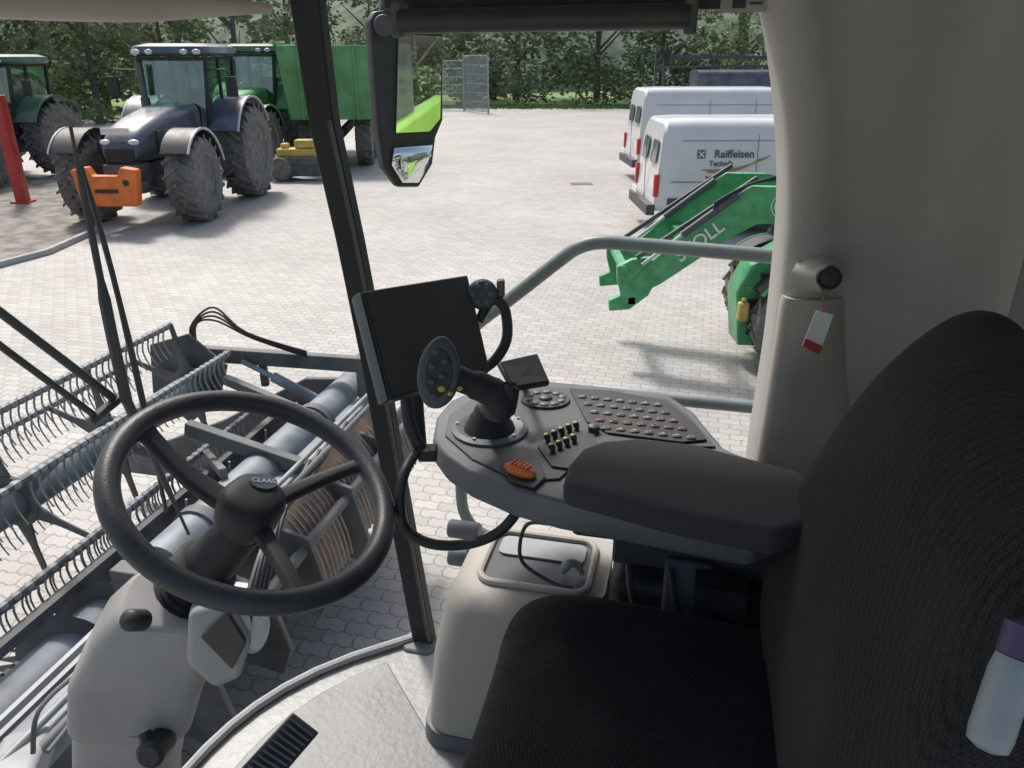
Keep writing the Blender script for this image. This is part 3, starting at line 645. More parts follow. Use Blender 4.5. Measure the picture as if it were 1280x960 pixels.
MB().tube(rrect(tc0+UP*.004, .205, .165, .03, FV, RV, 6), .007, 8, closed=True).build('tray_rim', M['beige'], bx_, world=True)
MB().prism(rrect(M3(.225, 1.245, 2.304), .17, .06, .015, FV, RV, 5), UP*.004).build('tray_lid', M['lgrey'], bx_, world=True)
MB().box(M3(-.06, 1.2, 2.16), (.28, .24, .44), (FV, RV, UP)).build('console_pedestal', M['black'], cab, world=True, bevel=.02)
t = thing('roller_blind', PR(680, 20, 1.33), 0, 'black rolled up sun blind along the top of the side window', 'sun blind')
b = MB().tube([PR(500, 27, 1.33), PR(862, 20, 1.33)], .019, 16); b.build('roller_tube', M['black'], t, world=True)
for px, py in ((500, 25), (864, 19)): MB().box(PR(px, py, 1.34), (.02, .04, .055), (FV, RV, UP)).build('bracket', M['dgrey'], t, world=True, bevel=.004)
t = thing('sticker', PR(932, 4, 1.375), 0, 'small pale notice sticker at the top of the side window', 'sticker')
MB().box(PR(932, 2, 1.375), (.075, .002, .03), (FV, RV, UP)).build('card', M['lgrey'], t, world=True)
MB().box(PR(924, 4, 1.372), (.02, .002, .014), (FV, RV, UP)).build('dark_symbol', M['black'], t, world=True)
MB().box(PR(945, 4, 1.372), (.02, .002, .003), (FV, RV, UP)).build('dark_line', M['black'], t, world=True)
t = thing('paper_tag', PR(1022, 440, 1.27), 0, 'small white and red tag hanging by a string from the socket', 'tag')
MB().tube([PR(1030, 368, 1.272), PR(1027, 392, 1.27)], .0012, 5).build('string', M['red'], t, world=True)
q = [PR(1020, 388, 1.27), PR(1042, 394, 1.268), PR(1024, 443, 1.27), PR(1003, 432, 1.272)]
MB().prism(q, RV*.001).build('card', M['whitem'], t, world=True)
MB().prism([q[0].lerp(q[3], .78)-RV*.002, q[1].lerp(q[2], .78)-RV*.002, q[2]-RV*.002, q[3]-RV*.002], RV*.001).build('red_stripe', M['red'], t, world=True)
# ------------------------------------------------------------------ steering
wn = V((.427, -.164, .889)).normalized()
cw = P(321, 613, 1.1); hub = cw
def SPt(px, py, off=0): return PN(px, py, cw+wn*off, wn)
st = thing('steering_wheel', hub-wn*.1, 0, 'black three-spoke steering wheel on the beige column', 'steering wheel')
wx, wy, _ = basis(wn)
b = MB(); b.tube([cw+(wx*math.cos(2*math.pi*i/64)+wy*math.sin(2*math.pi*i/64))*.192 for i in range(64)], .0165, 16, closed=True); b.build('rim', M['wheelrim'], st, world=True)
for (px, py, w0, w1) in ((182, 535, .018, .015), (445, 583, .014, .011), (368, 735, .014, .012)):
    e = SPt(px, py); d = (e-cw).normalized(); side = wn.cross(d); rs = []
    for q, off, hw in ((.02, -.045, 1.3*w0), (.05, -.042, 1.05*w0), (.09, -.034, w0*.95), (.13, -.022, (w0+w1)/2*.95), (.165, -.009, w1), (.19, 0, w1*1.25)):
        rs.append(rrect(cw+d*q+wn*off+side*.01*math.sin(q*16), hw*2, .019, .0085, side, wn, 4))
    MB().rings(rs).build('spoke', M['softblack'], st, world=True, ang=60)
b = MB(); b.rings([rrect(cw-wn*.085, .06, .06, .028, wx, wy, 6), rrect(cw-wn*.06, .088, .085, .036, wx, wy, 6), rrect(cw-wn*.025, .094, .088, .036, wx, wy, 6), rrect(cw-wn*.012, .088, .08, .034, wx, wy, 6), rrect(cw-wn*.006, .07, .062, .028, wx, wy, 6), rrect(cw-wn*.004, .04, .036, .016, wx, wy, 6)])
hb = b.build('hub', M['softblack'], st, world=True, ang=60)
lc = SPt(329, 603, -.004); ly = (SPt(327, 590, .0)-SPt(330, 620, .0)).normalized(); lx = ly.cross(wn)
b = MB(); b.rings([[lc+wn*-.004+lx*.02*math.cos(a)+ly*.015*math.sin(a) for a in [i*math.pi/12 for i in range(24)]], [lc+wn*.003+lx*.02*math.cos(a)+ly*.015*math.sin(a) for a in [i*math.pi/12 for i in range(24)]]])
bd = b.build('badge', M['navy'], hb, world=True)
text('badge_text', 'CLAAS', .0115, M['dusttext'], lc+wn*.0036, lx, ly, bd, world=True, ext=.0004)
col = thing('steering_column', P(165, 985, 1.33), 0, 'beige steering column rising from the cab floor under the steering wheel', 'steering column')
g0, g1 = hub-wn*.08, P(228, 742, 1.19)
b = MB(); b.tube([g0, g0.lerp(g1, .6), g1], [.033, .04, .044], 18)
gd = (g0-g1).normalized()
for k in range(6): b.lathe([(.043, 0), (.05, .005), (.043, .01)], g1+gd*(.0+k*.013), gd, 20)
b.build('gaiter', M['softblack'], col, world=True)
cfx = [(222, 748, 1.18, .08, .052), (206, 778, 1.2, .095, .062), (180, 830, 1.24, .10, .068), (172, 880, 1.27, .094, .068), (166, 895, 1.28, .09, .065), (160, 960, 1.33, .085, .065), (150, 1060, 1.42, .10, .08)]
rs = []
for px, py, d, w, h in cfx[:4]: rs.append(rrect(P(px, py, d), w*2, h*2, .035, V((.98, .1, -.15)).normalized(), V((.0, .9, .35)).normalized(), 5))
b = MB().rings(rs); cu = b.build('upper_cover', M['beige2'], col, world=True, ang=55, bevel=.006)
rs = []
for px, py, d, w, h in cfx[3:]: rs.append(rrect(P(px, py+2, d+.004), w*1.9, h*1.9, .04, V((1, 0, 0)), V((.0, 1, .0)).normalized(), 5))
b = MB().rings(rs); b.build('lower_cover', M['beige2'], col, world=True, ang=55)
ear = [P(236, 765, 1.10), P(290, 752, 1.10), P(316, 800, 1.1), P(300, 850, 1.12), P(268, 862, 1.13), P(232, 830, 1.12)]
b = MB().prism(ear, V((-.03, .08, -.03))); b.build('display_housing', M['beige2'], col, world=True, bevel=.01, seg=3)
scr = [P(250, 798, 1.093), P(284, 764, 1.093), P(308, 804, 1.093), P(290, 838, 1.108)]
b = MB().prism(scr, V((-.002, .008, -.002))); b.build('column_display', M['screen'], col, world=True, bevel=.003)
b = MB(); k0 = P(168, 775, 1.115); b.lathe([(.016, -.02), (.016, .012), (.011, .018), (.001, .02)], k0, V((-.1, -.7, .6)), 18); b.build('adjust_knob', M['black'], col, world=True)
b = MB(); k0 = P(192, 938, 1.19); b.lathe([(.022, -.03), (.022, .012), (.016, .018), (.001, .018)], k0, V((0, -.9, .3)), 18); b.tube([P(180, 915, 1.19), P(187, 936, 1.185)], .01, 8); b.build('tilt_knob', M['black'], col, world=True)
t = thing('foot_pedal', P(350, 950, 1.42), 0, 'black ribbed foot pedal on the cab floor right of the column', 'pedal')
pq = [P(366, 890, 1.42), P(399, 916, 1.42), P(340, 985, 1.36), P(300, 962, 1.36)]
nn = (pq[1]-pq[0]).cross(pq[3]-pq[0]).normalized()
if nn.z < 0: nn = -nn
MB().prism(pq, -nn*.012).build('pedal_plate', M['black'], t, world=True, bevel=.003)
b = MB()
for k in range(1, 11): a = pq[0].lerp(pq[3], k/11); c = pq[1].lerp(pq[2], k/11); b.beam(a.lerp(c, .08)+nn*.002, a.lerp(c, .92)+nn*.002, .004, .005, nn)
b.build('pedal_rib', M['dgrey'], t, world=True)
MB().beam(pq[2].lerp(pq[3], .5)-nn*.01, pq[2].lerp(pq[3], .5)-UP*.12-nn*.0, .02, .02).build('pedal_arm', M['black'], t, world=True)
# ------------------------------------------------------------------ seat
seat = thing('operator_seat', M3(0, .75, 1.93), 0, 'black fabric operator seat filling the lower right of the cab', 'seat')
def cushion(prof_a, prof_b, r0, r1, m, name):
    sec = prof_a+prof_b[::-1]; cf = sum(p[0] for p in sec)/len(sec); cz = sum(p[1] for p in sec)/len(sec)
    rs = []
    for q, k in ((0, .72), (.02, .9), (.07, 1.0), (.16, 1.02), (.22, .985), (.35, .97), (.5, .965), (.65, .97), (.78, .985), (.84, 1.02), (.93, 1.0), (.98, .9), (1, .72)):
        r = r0+(r1-r0)*q
        rs.append([M3(cf+(f-cf)*(1-(1-k)*.55), r, cz+(z-cz)*k) for f, z in sec])
    return MB().rings(rs).build(name, m, seat, world=True, sub=2)
cushion([(-.26, 2.39), (-.14, 2.405), (.02, 2.42), (.13, 2.425), (.20, 2.405), (.235, 2.36)], [(-.26, 2.29), (-.14, 2.29), (.02, 2.27), (.13, 2.25), (.2, 2.25), (.225, 2.3)], .47, 1.005, M['fabric'], 'seat_cushion')
cushion([(-.165, 2.36), (-.145, 2.46), (-.155, 2.58), (-.195, 2.70), (-.24, 2.82), (-.30, 2.905), (-.345, 2.935)], [(-.27, 2.36), (-.27, 2.46), (-.28, 2.58), (-.31, 2.7), (-.35, 2.82), (-.385, 2.88), (-.39, 2.91)], .46, 1.02, M['fabric'], 'backrest')
b = MB().rings([rrect(M3(-.02, .75, 1.935), .4, .44, .05, FV, RV), rrect(M3(-.02, .75, 2.0), .4, .44, .05, FV, RV), rrect(M3(-.03, .75, 2.02), .32, .36, .05, FV, RV), rrect(M3(-.03, .75, 2.25), .32, .36, .05, FV, RV), rrect(M3(.0, .75, 2.26), .4, .44, .05, FV, RV), rrect(M3(.0, .75, 2.3), .4, .44, .05, FV, RV)]); b.build('suspension_base', M['black'], seat, world=True)
t = thing('bottle', P(1232, 945, .47), 0, 'silver grey cylinder with a dark purple top wedged beside the seat at the right edge', 'bottle')
a0, a1 = P(1236, 925, .46), P(1270, 822, .46); ax_ = (a1-a0).normalized(); ln = (a1-a0).length
MB().lathe([(.006, -.006), (.0115, -.003), (.0125, .004), (.0122, ln*.8), (.011, ln*.96), (.0105, ln)], a0, ax_, 20).build('bottle_body', M['steel'], t, world=True)
MB().lathe([(.0095, ln), (.0115, ln+.001), (.0115, ln+.02), (.004, ln+.022)], a0, ax_, 20).build('bottle_cap', M['purple'], t, world=True)
# ------------------------------------------------------------------ armrest console
con_ = thing('armrest_console', M3(.1, 1.1, 2.5), 0, 'grey armrest console with controls to the right of the seat', 'control console')
CZ = 2.60
def cz(px, py, dz=0): return Z(px, py, CZ+dz)
outl = [(541, 548), (546, 520), (563, 500), (600, 483), (650, 473), (720, 479), (835, 492), (868, 515), (905, 560), (1000, 598), (1015, 650), (945, 672), (830, 650), (700, 626), (640, 610), (585, 587), (556, 568)]
top = [cz(*p) for p in outl]
ctr = sum(top, V((0, 0, 0)))/len(top)
b = MB().rings([[ctr+(p-ctr)*.99 for p in top], [p-UP*.005 for p in top], [p-UP*.042 for p in top], [ctr+(p-ctr)*.96-UP*.055 for p in top]])
body = b.build('console_body', M['mgrey'], con_, world=True, bevel=.004, seg=2)
dk = [(556, 545), (562, 520), (600, 493), (650, 482), (720, 487), (832, 499), (860, 520), (895, 560), (740, 560), (700, 600), (650, 603), (590, 575)]
MB().prism([cz(*p, .001) for p in dk], UP*.003).build('deck', M['dgrey'], con_, world=True, bevel=.0015)
pd = [(703, 605), (710, 580), (728, 560), (752, 551), (800, 547), (870, 555), (1000, 588), (1060, 642), (970, 668), (850, 644)]
p1 = [Z(x, y-2, 2.645) for x, y in pd]
b = MB().rings([[p-UP*.041 for p in p1], p1]); b.build('armrest_pad', M['fabric2'], con_, world=True, bevel=.013, seg=6, ang=60)
MB().box(M3(-.02, 1.15, 2.50), (.34, .14, .085), (FV, RV, UP)).build('console_support', M['black'], con_, world=True, bevel=.012)
MB().box(M3(-.05, 1.17, 2.43), (.26, .12, .07), (FV, RV, UP)).beam(M3(-.05, 1.12, 2.42), M3(-.05, 1.05, 2.28), .08, .05).build('slide_rail', M['dgrey'], con_, world=True, bevel=.006)
b = MB()
for q in (.05, -.02, -.12): b.tube([M3(q, 1.08, 2.42), M3(q-.02, 1.04, 2.36), M3(q-.08, 1.05, 2.3)], .006, 6, smooth=4)
b.box(M3(-.1, 1.06, 2.40), (.08, .05, .05), (FV, RV, UP)); b.build('linkage', M['black'], con_, world=True)
jc = cz(612, 538, .003)
MB().lathe([(.066, 0), (.066, .006), (.058, .01), (.05, .008), (.044, .004), (.001, .004)], jc, UP, 36).build('lever_surround', M['mgrey'], con_, world=True)
for k in range(5): a = 2*math.pi*k/5+.5; MB().cyl(jc+V((math.cos(a)*.057, math.sin(a)*.057, .008)), jc+V((math.cos(a)*.057, math.sin(a)*.057, .012)), .003, n=10).build('screw', M['lgrey'], con_, world=True)
js = thing('drive_lever', jc, 0, 'dark multifunction drive lever standing in its round socket on the console', 'lever')
MB().lathe([(.045, .004), (.042, .012), (.036, .02), (.034, .028), (.028, .034), (.026, .042), (.02, .05)], jc, UP, 24).build('boot', M['softblack'], js, world=True)
MB().tube([jc+UP*.04, P(626, 510, 1.10), P(620, 494, 1.085), P(602, 484, 1.075), P(580, 476, 1.065), P(560, 466, 1.055)], [.018, .02, .022, .021, .018, .014], 14, smooth=5).build('grip', M['softblack'], js, world=True)
MB().tube([P(638, 478, 1.08), P(636, 496, 1.08), P(632, 514, 1.09)], [.009, .014, .014], 10, smooth=4).build('thumb_rest', M['softblack'], js, world=True)
hp = [(549, 417), (563, 424), (574, 445), (576, 470), (570, 495), (552, 512), (532, 510), (522, 488), (521, 462), (529, 436)]
hn = (CAM-P(548, 465, 1.04)).normalized()
hv = [P(x, y, 1.04) for x, y in hp]; hc = sum(hv, V((0, 0, 0)))/len(hv)
b = MB().rings([[hc+(p-hc)*.8-hn*.03 for p in hv], [hc+(p-hc)*1.04-hn*.012 for p in hv], [hc+(p-hc)*1.02 for p in hv], [hc+(p-hc)*.8+hn*.004 for p in hv]])
hd_ = b.build('lever_head', M['dgrey'], js, world=True, sub=2)
MB().rings([[hc+(p-hc)*.66+hn*.002 for p in hv], [hc+(p-hc)*.6+hn*.005 for p in hv]]).build('keypad', M['black'], hd_, world=True)
for i, (x, y, mm) in enumerate(((545, 440, 'dgrey'), (556, 452, 'dgrey'), (541, 458, 'dgrey'), (553, 470, 'dgrey'), (540, 477, 'dgrey'), (552, 486, 'gold'), (543, 495, 'dgrey'))):
    MB().ell(P(x, y, 1.033), (.0055, .0045, .003), (basis(hn))).build('key', M[mm], hd_, world=True)
for x, y in ((563, 492), (575, 486)): MB().ell(P(x, y, 1.035), (.004, .004, .003)).build('yellow_key', M['gold'], js, world=True)
rc = cz(682, 501, .004)
MB().rings([[rc+V((math.cos(a)*.047, math.sin(a)*.042, 0)) for a in [i*math.pi/14 for i in range(28)]], [rc+V((math.cos(a)*.045, math.sin(a)*.040, .005)) for a in [i*math.pi/14 for i in range(28)]]]).build('key_dial', M['black'], con_, world=True)
for k in range(10):
    a = 2*math.pi*k/10+.2; p = rc+V((math.cos(a)*.032, math.sin(a)*.029, .006))
    MB().ell(p, (.009, .0075, .003), (V((-math.sin(a), math.cos(a), 0)), V((math.cos(a), math.sin(a), 0)), UP), 12, 6).build('dial_key', M['mgrey'], con_, world=True)
MB().ell(rc+UP*.006, (.013, .012, .005)).build('dial_knob', M['key'], con_, world=True)
sp_ = [(712, 487), (765, 490), (832, 503), (866, 530), (884, 552), (852, 555), (760, 543), (733, 528)]
MB().prism([cz(*p, .0045) for p in sp_], UP*.004).build('switch_panel', M['black'], con_, world=True, bevel=.002)
kk = 0
for r_i, (xa, ya, xb, yb, n_) in enumerate(((728, 496, 822, 506, 7), (735, 505, 832, 516, 7), (743, 515, 842, 526, 7), (750, 525, 853, 536, 7), (758, 535, 864, 547, 7))):
    for i in range(n_):
        x = xa+(xb-xa)*i/(n_-1); y = ya+(yb-ya)*i/(n_-1); c = cz(x, y, .0092)
        ko = MB().rings([rrect(c-UP*.002, .0165, .0125, .004, FV, RV, 2), rrect(c+UP*.0015, .0155, .0115, .004, FV, RV, 2), rrect(c+UP*.0022, .012, .009, .003, FV, RV, 2)]).build('switch', M['key'], con_, world=True)
        mm = ['lgrey', 'red', 'lgrey', 'keygreen', 'gold', 'red', 'lgrey', 'keygreen'][(kk*5+i*3) % 8]
        if kk % 3 == 0: sy = MB().box(c+UP*.0025, (.009, .0018, .0005), (FV, RV, UP)).box(c+UP*.0025, (.0018, .006, .00055), (FV, RV, UP))
        elif kk % 3 == 1: sy = MB().tube([c+UP*.0025+(FV*math.cos(a)*.0036+RV*math.sin(a)*.0028) for a in [j*math.pi/5 for j in range(10)]], .0007, 5, closed=True)
        else: sy = MB().prism([c+UP*.0022-FV*.004-RV*.0025, c+UP*.0022+FV*.004-RV*.0025, c+UP*.0022+RV*.003], UP*.0006)
        sy.build('symbol', M[mm], ko, world=True); kk += 1
MB().prism([cz(*p, .004) for p in ((672, 560), (700, 535), (742, 545), (748, 560), (712, 588), (690, 585))], UP*.004).build('lever_panel', M['black'], con_, world=True)
for (x, y) in ((686, 553), (695, 549), (704, 545), (713, 541), (722, 538), (692, 566), (701, 562), (710, 558), (719, 554)):
    c = cz(x, y, .006); lv = MB().tube([c, c+UP*.010+FV*.003, c+UP*.015+FV*.005], [.003, .0058, .005], 8).build('small_lever', M['key'], con_, world=True)
    MB().ell(c+UP*.0155+FV*.005, (.0036, .0036, .0012)).build('lever_mark', M['gold'], lv, world=True)
MB().lathe([(.01, 0), (.01, .012), (.006, .015), (.001, .015)], cz(742, 540, .004), UP, 16).build('small_knob', M['dgrey'], con_, world=True)
oc = cz(650, 588, .012)
MB().prism([cz(*p, .004) for p in ((624, 583), (640, 573), (675, 580), (682, 598), (668, 612), (640, 604))], UP*.003).build('rocker_surround', M['black'], con_, world=True, bevel=.002)
xr = (cz(678, 600)-cz(628, 582)).normalized()
ro = MB().ell(oc, (.030, .013, .012), (xr, UP.cross(xr), UP)).build('orange_rocker', M['orange'], con_, world=True)
b = MB()
for k in range(5): b.box(oc+xr*(-.012+k*.007)+UP*.011, (.002, .016, .004), (xr, UP.cross(xr), UP))
b.build('rocker_rib', M['orange'], ro, world=True)
for x, y, mm in ((722, 576, 'gold'), (742, 531, 'orange')): MB().ell(cz(x, y, .008), (.004, .004, .003)).build('button', M[mm], con_, world=True)
t = thing('phone_holder', cz(655, 478), 0, 'small dark screen standing at the back edge of the console', 'screen')
q = [P(622, 452, 1.33), P(672, 441, 1.36), P(688, 478, 1.33), P(640, 486, 1.30)]
nn = (q[1]-q[0]).cross(q[3]-q[0]).normalized(); nn = nn if nn.y > 0 else -nn
MB().prism(q, nn*.012).build('casing', M['black'], t, world=True, bevel=.003)
c_ = sum(q, V((0, 0, 0)))/4; MB().prism([c_+(p-c_)*.88-nn*.001 for p in q], -nn*.001).build('display', M['screen'], t, world=True)
MB().tube([c_+nn*.01, cz(655, 482)], .007, 8).build('stalk', M['black'], t, world=True)
# ------------------------------------------------------------------ monitor
t = thing('monitor', P(535, 490, 1.25), 0, 'large switched-off terminal screen mounted beside the front pillar', 'monitor')
q = [P(452, 364, 1.17), P(585, 343, 1.30), P(613, 461, 1.26), P(487, 500, 1.13)]
nn = (q[1]-q[0]).cross(q[3]-q[0]).normalized(); nn = nn if nn.dot(CAM-q[0]) > 0 else -nn
MB().prism(q, -nn*.03).build('casing', M['black'], t, world=True, bevel=.004, seg=3)
c_ = sum(q, V((0, 0, 0)))/4; MB().prism([c_+(p-c_)*.95+nn*.0003 for p in q], nn*.0008).build('display', M['screen'], t, world=True)
ed = MB(); bk = -(q[1]-q[0]).normalized()
ed.prism([q[0]+bk*.002, q[0]+bk*.008-nn*.012, q[3]+bk*.008-nn*.012, q[3]+bk*.002], -nn*.012); ed.build('side_strip', M['mgrey'], t, world=True, bevel=.002)
MB().tube([c_-nn*.03, c_-nn*.06-UP*.05, P(524, 560, 1.28)], .013, 10, smooth=4).build('mount_arm', M['black'], t, world=True)
b = MB(); b.tube([P(508, 495, 1.24), P(512, 530, 1.24), P(526, 562, 1.25)], .011, 10, smooth=4)
b.box(P(535, 566, 1.25), (.03, .03, .02)); b.build('cable_clamp', M['black'], t, world=True, bevel=.003)
t = thing('hand_grip', P(620, 440, 1.3), 0, 'black looped grab handle with a round keypad right of the monitor', 'grab handle')
MB().tube([P(598, 402, 1.3), P(614, 376, 1.3), P(630, 384, 1.3), P(634, 420, 1.3), P(622, 446, 1.3), P(598, 468, 1.3)], [.008, .009, .009, .009, .009, .008], 12, smooth=6).build('handle', M['black'], t, world=True)
kc = P(603, 368, 1.29); kn = (CAM-kc).normalized(); kx, ky, _ = basis(kn)
MB().lathe([(.02, -.025), (.026, -.012), (.026, 0), (.022, .004), (.001, .004)], kc, kn, 24).build('keypad_body', M['dgrey'], t, world=True)
for k in range(6): a = k*math.pi/3; MB().ell(kc+(kx*math.cos(a)+ky*math.sin(a))*.015+kn*.004, (.006, .006, .003), (kx, ky, kn), 10, 6).build('key', M['mgrey'], t, world=True)
MB().box(P(626, 360, 1.3), (.014, .02, .03)).build('catch', M['mgrey'], t, world=True, bevel=.004)
tag(MB().tube([P(524, 560, 1.25), P(506, 590, 1.2), P(500, 630, 1.19), P(508, 662, 1.2), P(540, 680, 1.21), P(585, 680, 1.22), P(622, 666, 1.22), P(646, 640, 1.22), P(655, 615, 1.24)], .0085, 10, smooth=6).build('cable', M['black']), 'thick black cable looping from the monitor under the console', 'cable')
tag(MB().tube([P(690, 655, 1.3), P(660, 655, 1.34), P(650, 680, 1.36), P(655, 705, 1.36), P(690, 728, 1.34), P(715, 734, 1.32)], .0035, 8, smooth=6).build('cable', M['black']), 'thin black wire hanging over the open tray of the storage box', 'cable')
b = MB()
b.tube([Z(704, 716, 2.31), Z(710, 704, 2.335), Z(722, 706, 2.33), Z(728, 718, 2.31)], [.005, .009, .008, .005], 9, smooth=4)
tag(b.build('cloth', M['lgrey']), 'small pale rag on the storage box beside the seat', 'cloth')
# ------------------------------------------------------------------ handrail outside
hr = thing('handrail', M3(.2, 1.75, 2.2), 0, 'grey-green tubular handrail outside the side window', 'handrail')
def RR_(px, py, r=1.78): return PR(px, py, r)
MB().tube([RR_(500, 520), RR_(560, 440), RR_(600, 402), RR_(640, 372), RR_(700, 325), RR_(722, 310), RR_(750, 303), RR_(800, 306), RR_(975, 321), RR_(1100, 332)], .0165, 14, smooth=6).build('top_rail', M['rail'], hr, world=True)
MB().tube([RR_(560, 560), RR_(600, 515), RR_(640, 492), RR_(690, 486), RR_(950, 510), RR_(1080, 522)], .0155, 14, smooth=6).build('lower_rail', M['rail'], hr, world=True)
MB().tube([RR_(576, 600), RR_(580, 640), RR_(600, 665), RR_(640, 680)], .016, 12, smooth=6).build('front_bow', M['rail'], hr, world=True)
t = thing('work_lamp', PR(575, 690, 1.6), 0, 'pair of short grey cylinders outside the window beside the storage box', 'lamp')
for py in (662, 697): MB().lathe([(.02, -.05), (.024, -.045), (.024, .03), (.019, .035), (.001, .035)], PR(577, py, 1.62), FV, 18).build('lamp_body', M['mgrey'], t, world=True)
MB().box(PR(592, 680, 1.63), (.03, .03, .1), (FV, RV, UP)).build('lamp_bracket', M['rail'], t, world=True)
hb_ = thing('combine_harvester', M3(-3, 0, 0), 0, 'lime green bodywork of the harvester behind the cab, seen in the mirror', 'harvester')
b = MB(); b.prism([M3(-.8, 1.6, 1.2), M3(-.8, 1.6, 2.55), M3(-1.2, 1.6, 2.75), M3(-5.5, 1.6, 2.85), M3(-6.3, 1.6, 2.2), M3(-6.3, 1.6, 1.2)], -RV*.15); b.build('side_panel', M['lime'], hb_, world=True, bevel=.03)
MB().box(M3(-3, 1.63, 2.0), (3, .03, .04), (FV, RV, UP)).build('panel_gap', M['black'], hb_, world=True)
MB().box(M3(-4.2, 1.63, 2.4), (1.2, .03, .4), (FV, RV, UP)).build('vent', M['black'], hb_, world=True)
MB().box(M3(-2.6, 1.45, 3.0), (1.6, .2, .6), (FV, RV, UP)).build('rear_window', M['vglass'], hb_, world=True)
MB().lathe([(.95, -.35), (1.0, -.25), (1.0, .25), (.95, .35), (.55, .35), (.5, .1), (.1, .1)], M3(-.9, 1.15, 1.0), RV, 36).build('drive_wheel', M['tyre'], hb_, world=True)
# ------------------------------------------------------------------ wing mirror
mp0 = P(520, 130, 2.15); tc_ = (CAM-mp0).normalized(); tt = V((.93, -.36, -.05)).normalized(); mn = (tc_+tt).normalized()
mr = thing('wing_mirror', mp0-UP*.25, 0, 'tall black exterior mirror with a small lower wide angle glass', 'mirror')
def MP(px, py, off=0): return PN(px, py, mp0+mn*off, mn)
ho = [(463, 26), (470, 14), (490, 12), (500, 30), (554, 36), (554, 150), (545, 172), (541, 205), (524, 234), (498, 234), (480, 210), (473, 165)]
b = MB(); hv = [MP(*p, -.006) for p in ho]; hc = sum(hv, V((0, 0, 0)))/len(hv)
b.rings([[hc+(p-hc)*.8-mn*.07 for p in hv], [p-mn*.03 for p in hv], [hc+(p-hc)*1.0 for p in hv]]); b.build('housing', M['black'], mr, world=True, bevel=.006, seg=3)
MB().prism([MP(*p, -.004) for p in ((497, 42), (551, 46), (549, 148), (536, 164), (494, 166))], mn*.006).build('main_glass', M['mirror'], mr, world=True)
lw = [MP(*p, -.004) for p in ((491, 184), (540, 180), (537, 203), (522, 229), (501, 229), (488, 206))]
lc_ = sum(lw, V((0, 0, 0)))/len(lw)
b = MB(); b.rings([lw, [lc_+(p-lc_)*.95+mn*.008 for p in lw], [lc_+(p-lc_)*.6+mn*.015 for p in lw], [lc_+(p-lc_)*.2+mn*.018 for p in lw]]); b.build('wide_angle_glass', M['mirror'], mr, world=True, ang=180)
MB().tube([MP(478, 20, -.03), MP(476, 90, -.03), MP(486, 200, -.03)], .022, 12, smooth=4).cyl(MP(480, 32, .03), MP(478, 30, -.04), .026, n=16).tube([MP(480, 30, -.03), MP(488, -40, -.03), MP(520, -110, -.03)], .018, 10).build('mirror_arm', M['dgrey'], mr, world=True)
# ------------------------------------------------------------------ wiper
def WS(px, py, off=.02):
    r_ = ray(px, py); d = 1.2
    for _ in range(40):
        p = CAM+r_*d; f = p.dot(FV); r = p.dot(RV); g = f-(fw(r, p.z)+off); d -= g*.8
        d = max(.3, min(3, d))
    return CAM+r_*d
wp = thing('windscreen_wiper', WS(130, 515), 0, 'black double-armed wiper standing upright on the windshield at left', 'wiper')
MB().tube([WS(88, 158), WS(120, 320), WS(140, 420), WS(158, 500)], [.003, .006, .010, .010], 8, smooth=4).build('wiper_blade', M['wiper'], wp, world=True)
MB().tube([WS(100, 200, .035), WS(140, 340, .04), WS(178, 500, .035), WS(208, 640, .03)], [.003, .005, .006, .004], 8, smooth=4).build('wiper_spine', M['wiper'], wp, world=True)
MB().tube([WS(158, 500), WS(200, 590), WS(236, 668)], [.009, .006, .003], 8, smooth=4).build('wiper_blade_end', M['wiper'], wp, world=True)
MB().tube([WS(-60, 345, .04), WS(0, 390, .04), WS(142, 498, .045)], .0075, 8).build('wiper_arm', M['wiper'], wp, world=True)
MB().tube([WS(-60, 380, .04), WS(0, 432, .04), WS(122, 522, .045)], .006, 8).build('wiper_arm', M['wiper'], wp, world=True)
MB().beam(WS(112, 528, .045), WS(160, 488, .045), .018, .012).build('wiper_pivot', M['wiper'], wp, world=True, bevel=.003)
# ------------------------------------------------------------------ header
hdr = thing('harvester_header', M3(2.6, 2.6, 0), 0, 'wide cutting header with auger, knife and frame ahead of the cab', 'header')
R0, R1 = .3, 4.45
MB().beam(M3(2.0, R0, 1.06), M3(2.0, R1, 1.06), .12, .14, UP).build('rear_beam', M['reeltube'], hdr, world=True, bevel=.01)
MB().cyl(M3(2.16, 2.4, 1.1), M3(2.16, 4.5, 1.1), .12, n=28).build('thick_tube', M['reeltube'], hdr, world=True)
for r in (2.7, 3.3, 3.9): MB().lathe([(.12, -.03), (.135, -.03), (.135, .03), (.12, .03)], M3(2.16, r, 1.1), RV, 28, closed=True).build('tube_collar', M['frame'], hdr, world=True)
MB().beam(M3(2.09, R0, 1.16), M3(2.09, 2.6, 1.16), .02, .03, UP).build('pale_edge', M['lgrey'], hdr, world=True)
MB().beam(M3(2.3, R0, .9), M3(2.3, 2.9, .9), .03, .04, UP).build('pale_edge', M['lgrey'], hdr, world=True)
MB().beam(M3(2.62, R0, .95), M3(2.62, 4.4, .95), .05, .05, UP).build('cross_pipe', M['frame'], hdr, world=True)
prof = [(2.02, 1.0), (2.06, .7), (2.15, .48), (2.4, .36), (2.7, .36), (3.0, .33), (3.25, .28)]
b = MB(); b.rings([[M3(f, r, z) for f, z in prof]+[M3(f, r, z-.03) for f, z in prof[::-1]] for r in (R0, R1)]); b.build('trough', M['frame'], hdr, world=True)
b = MB().cyl(M3(2.5, R0, .72), M3(2.5, R1, .72), .16, n=28); au = b.build('auger_tube', M['reeltube'], hdr, world=True)
b = MB(); vs = []; N_ = 190; fs = []
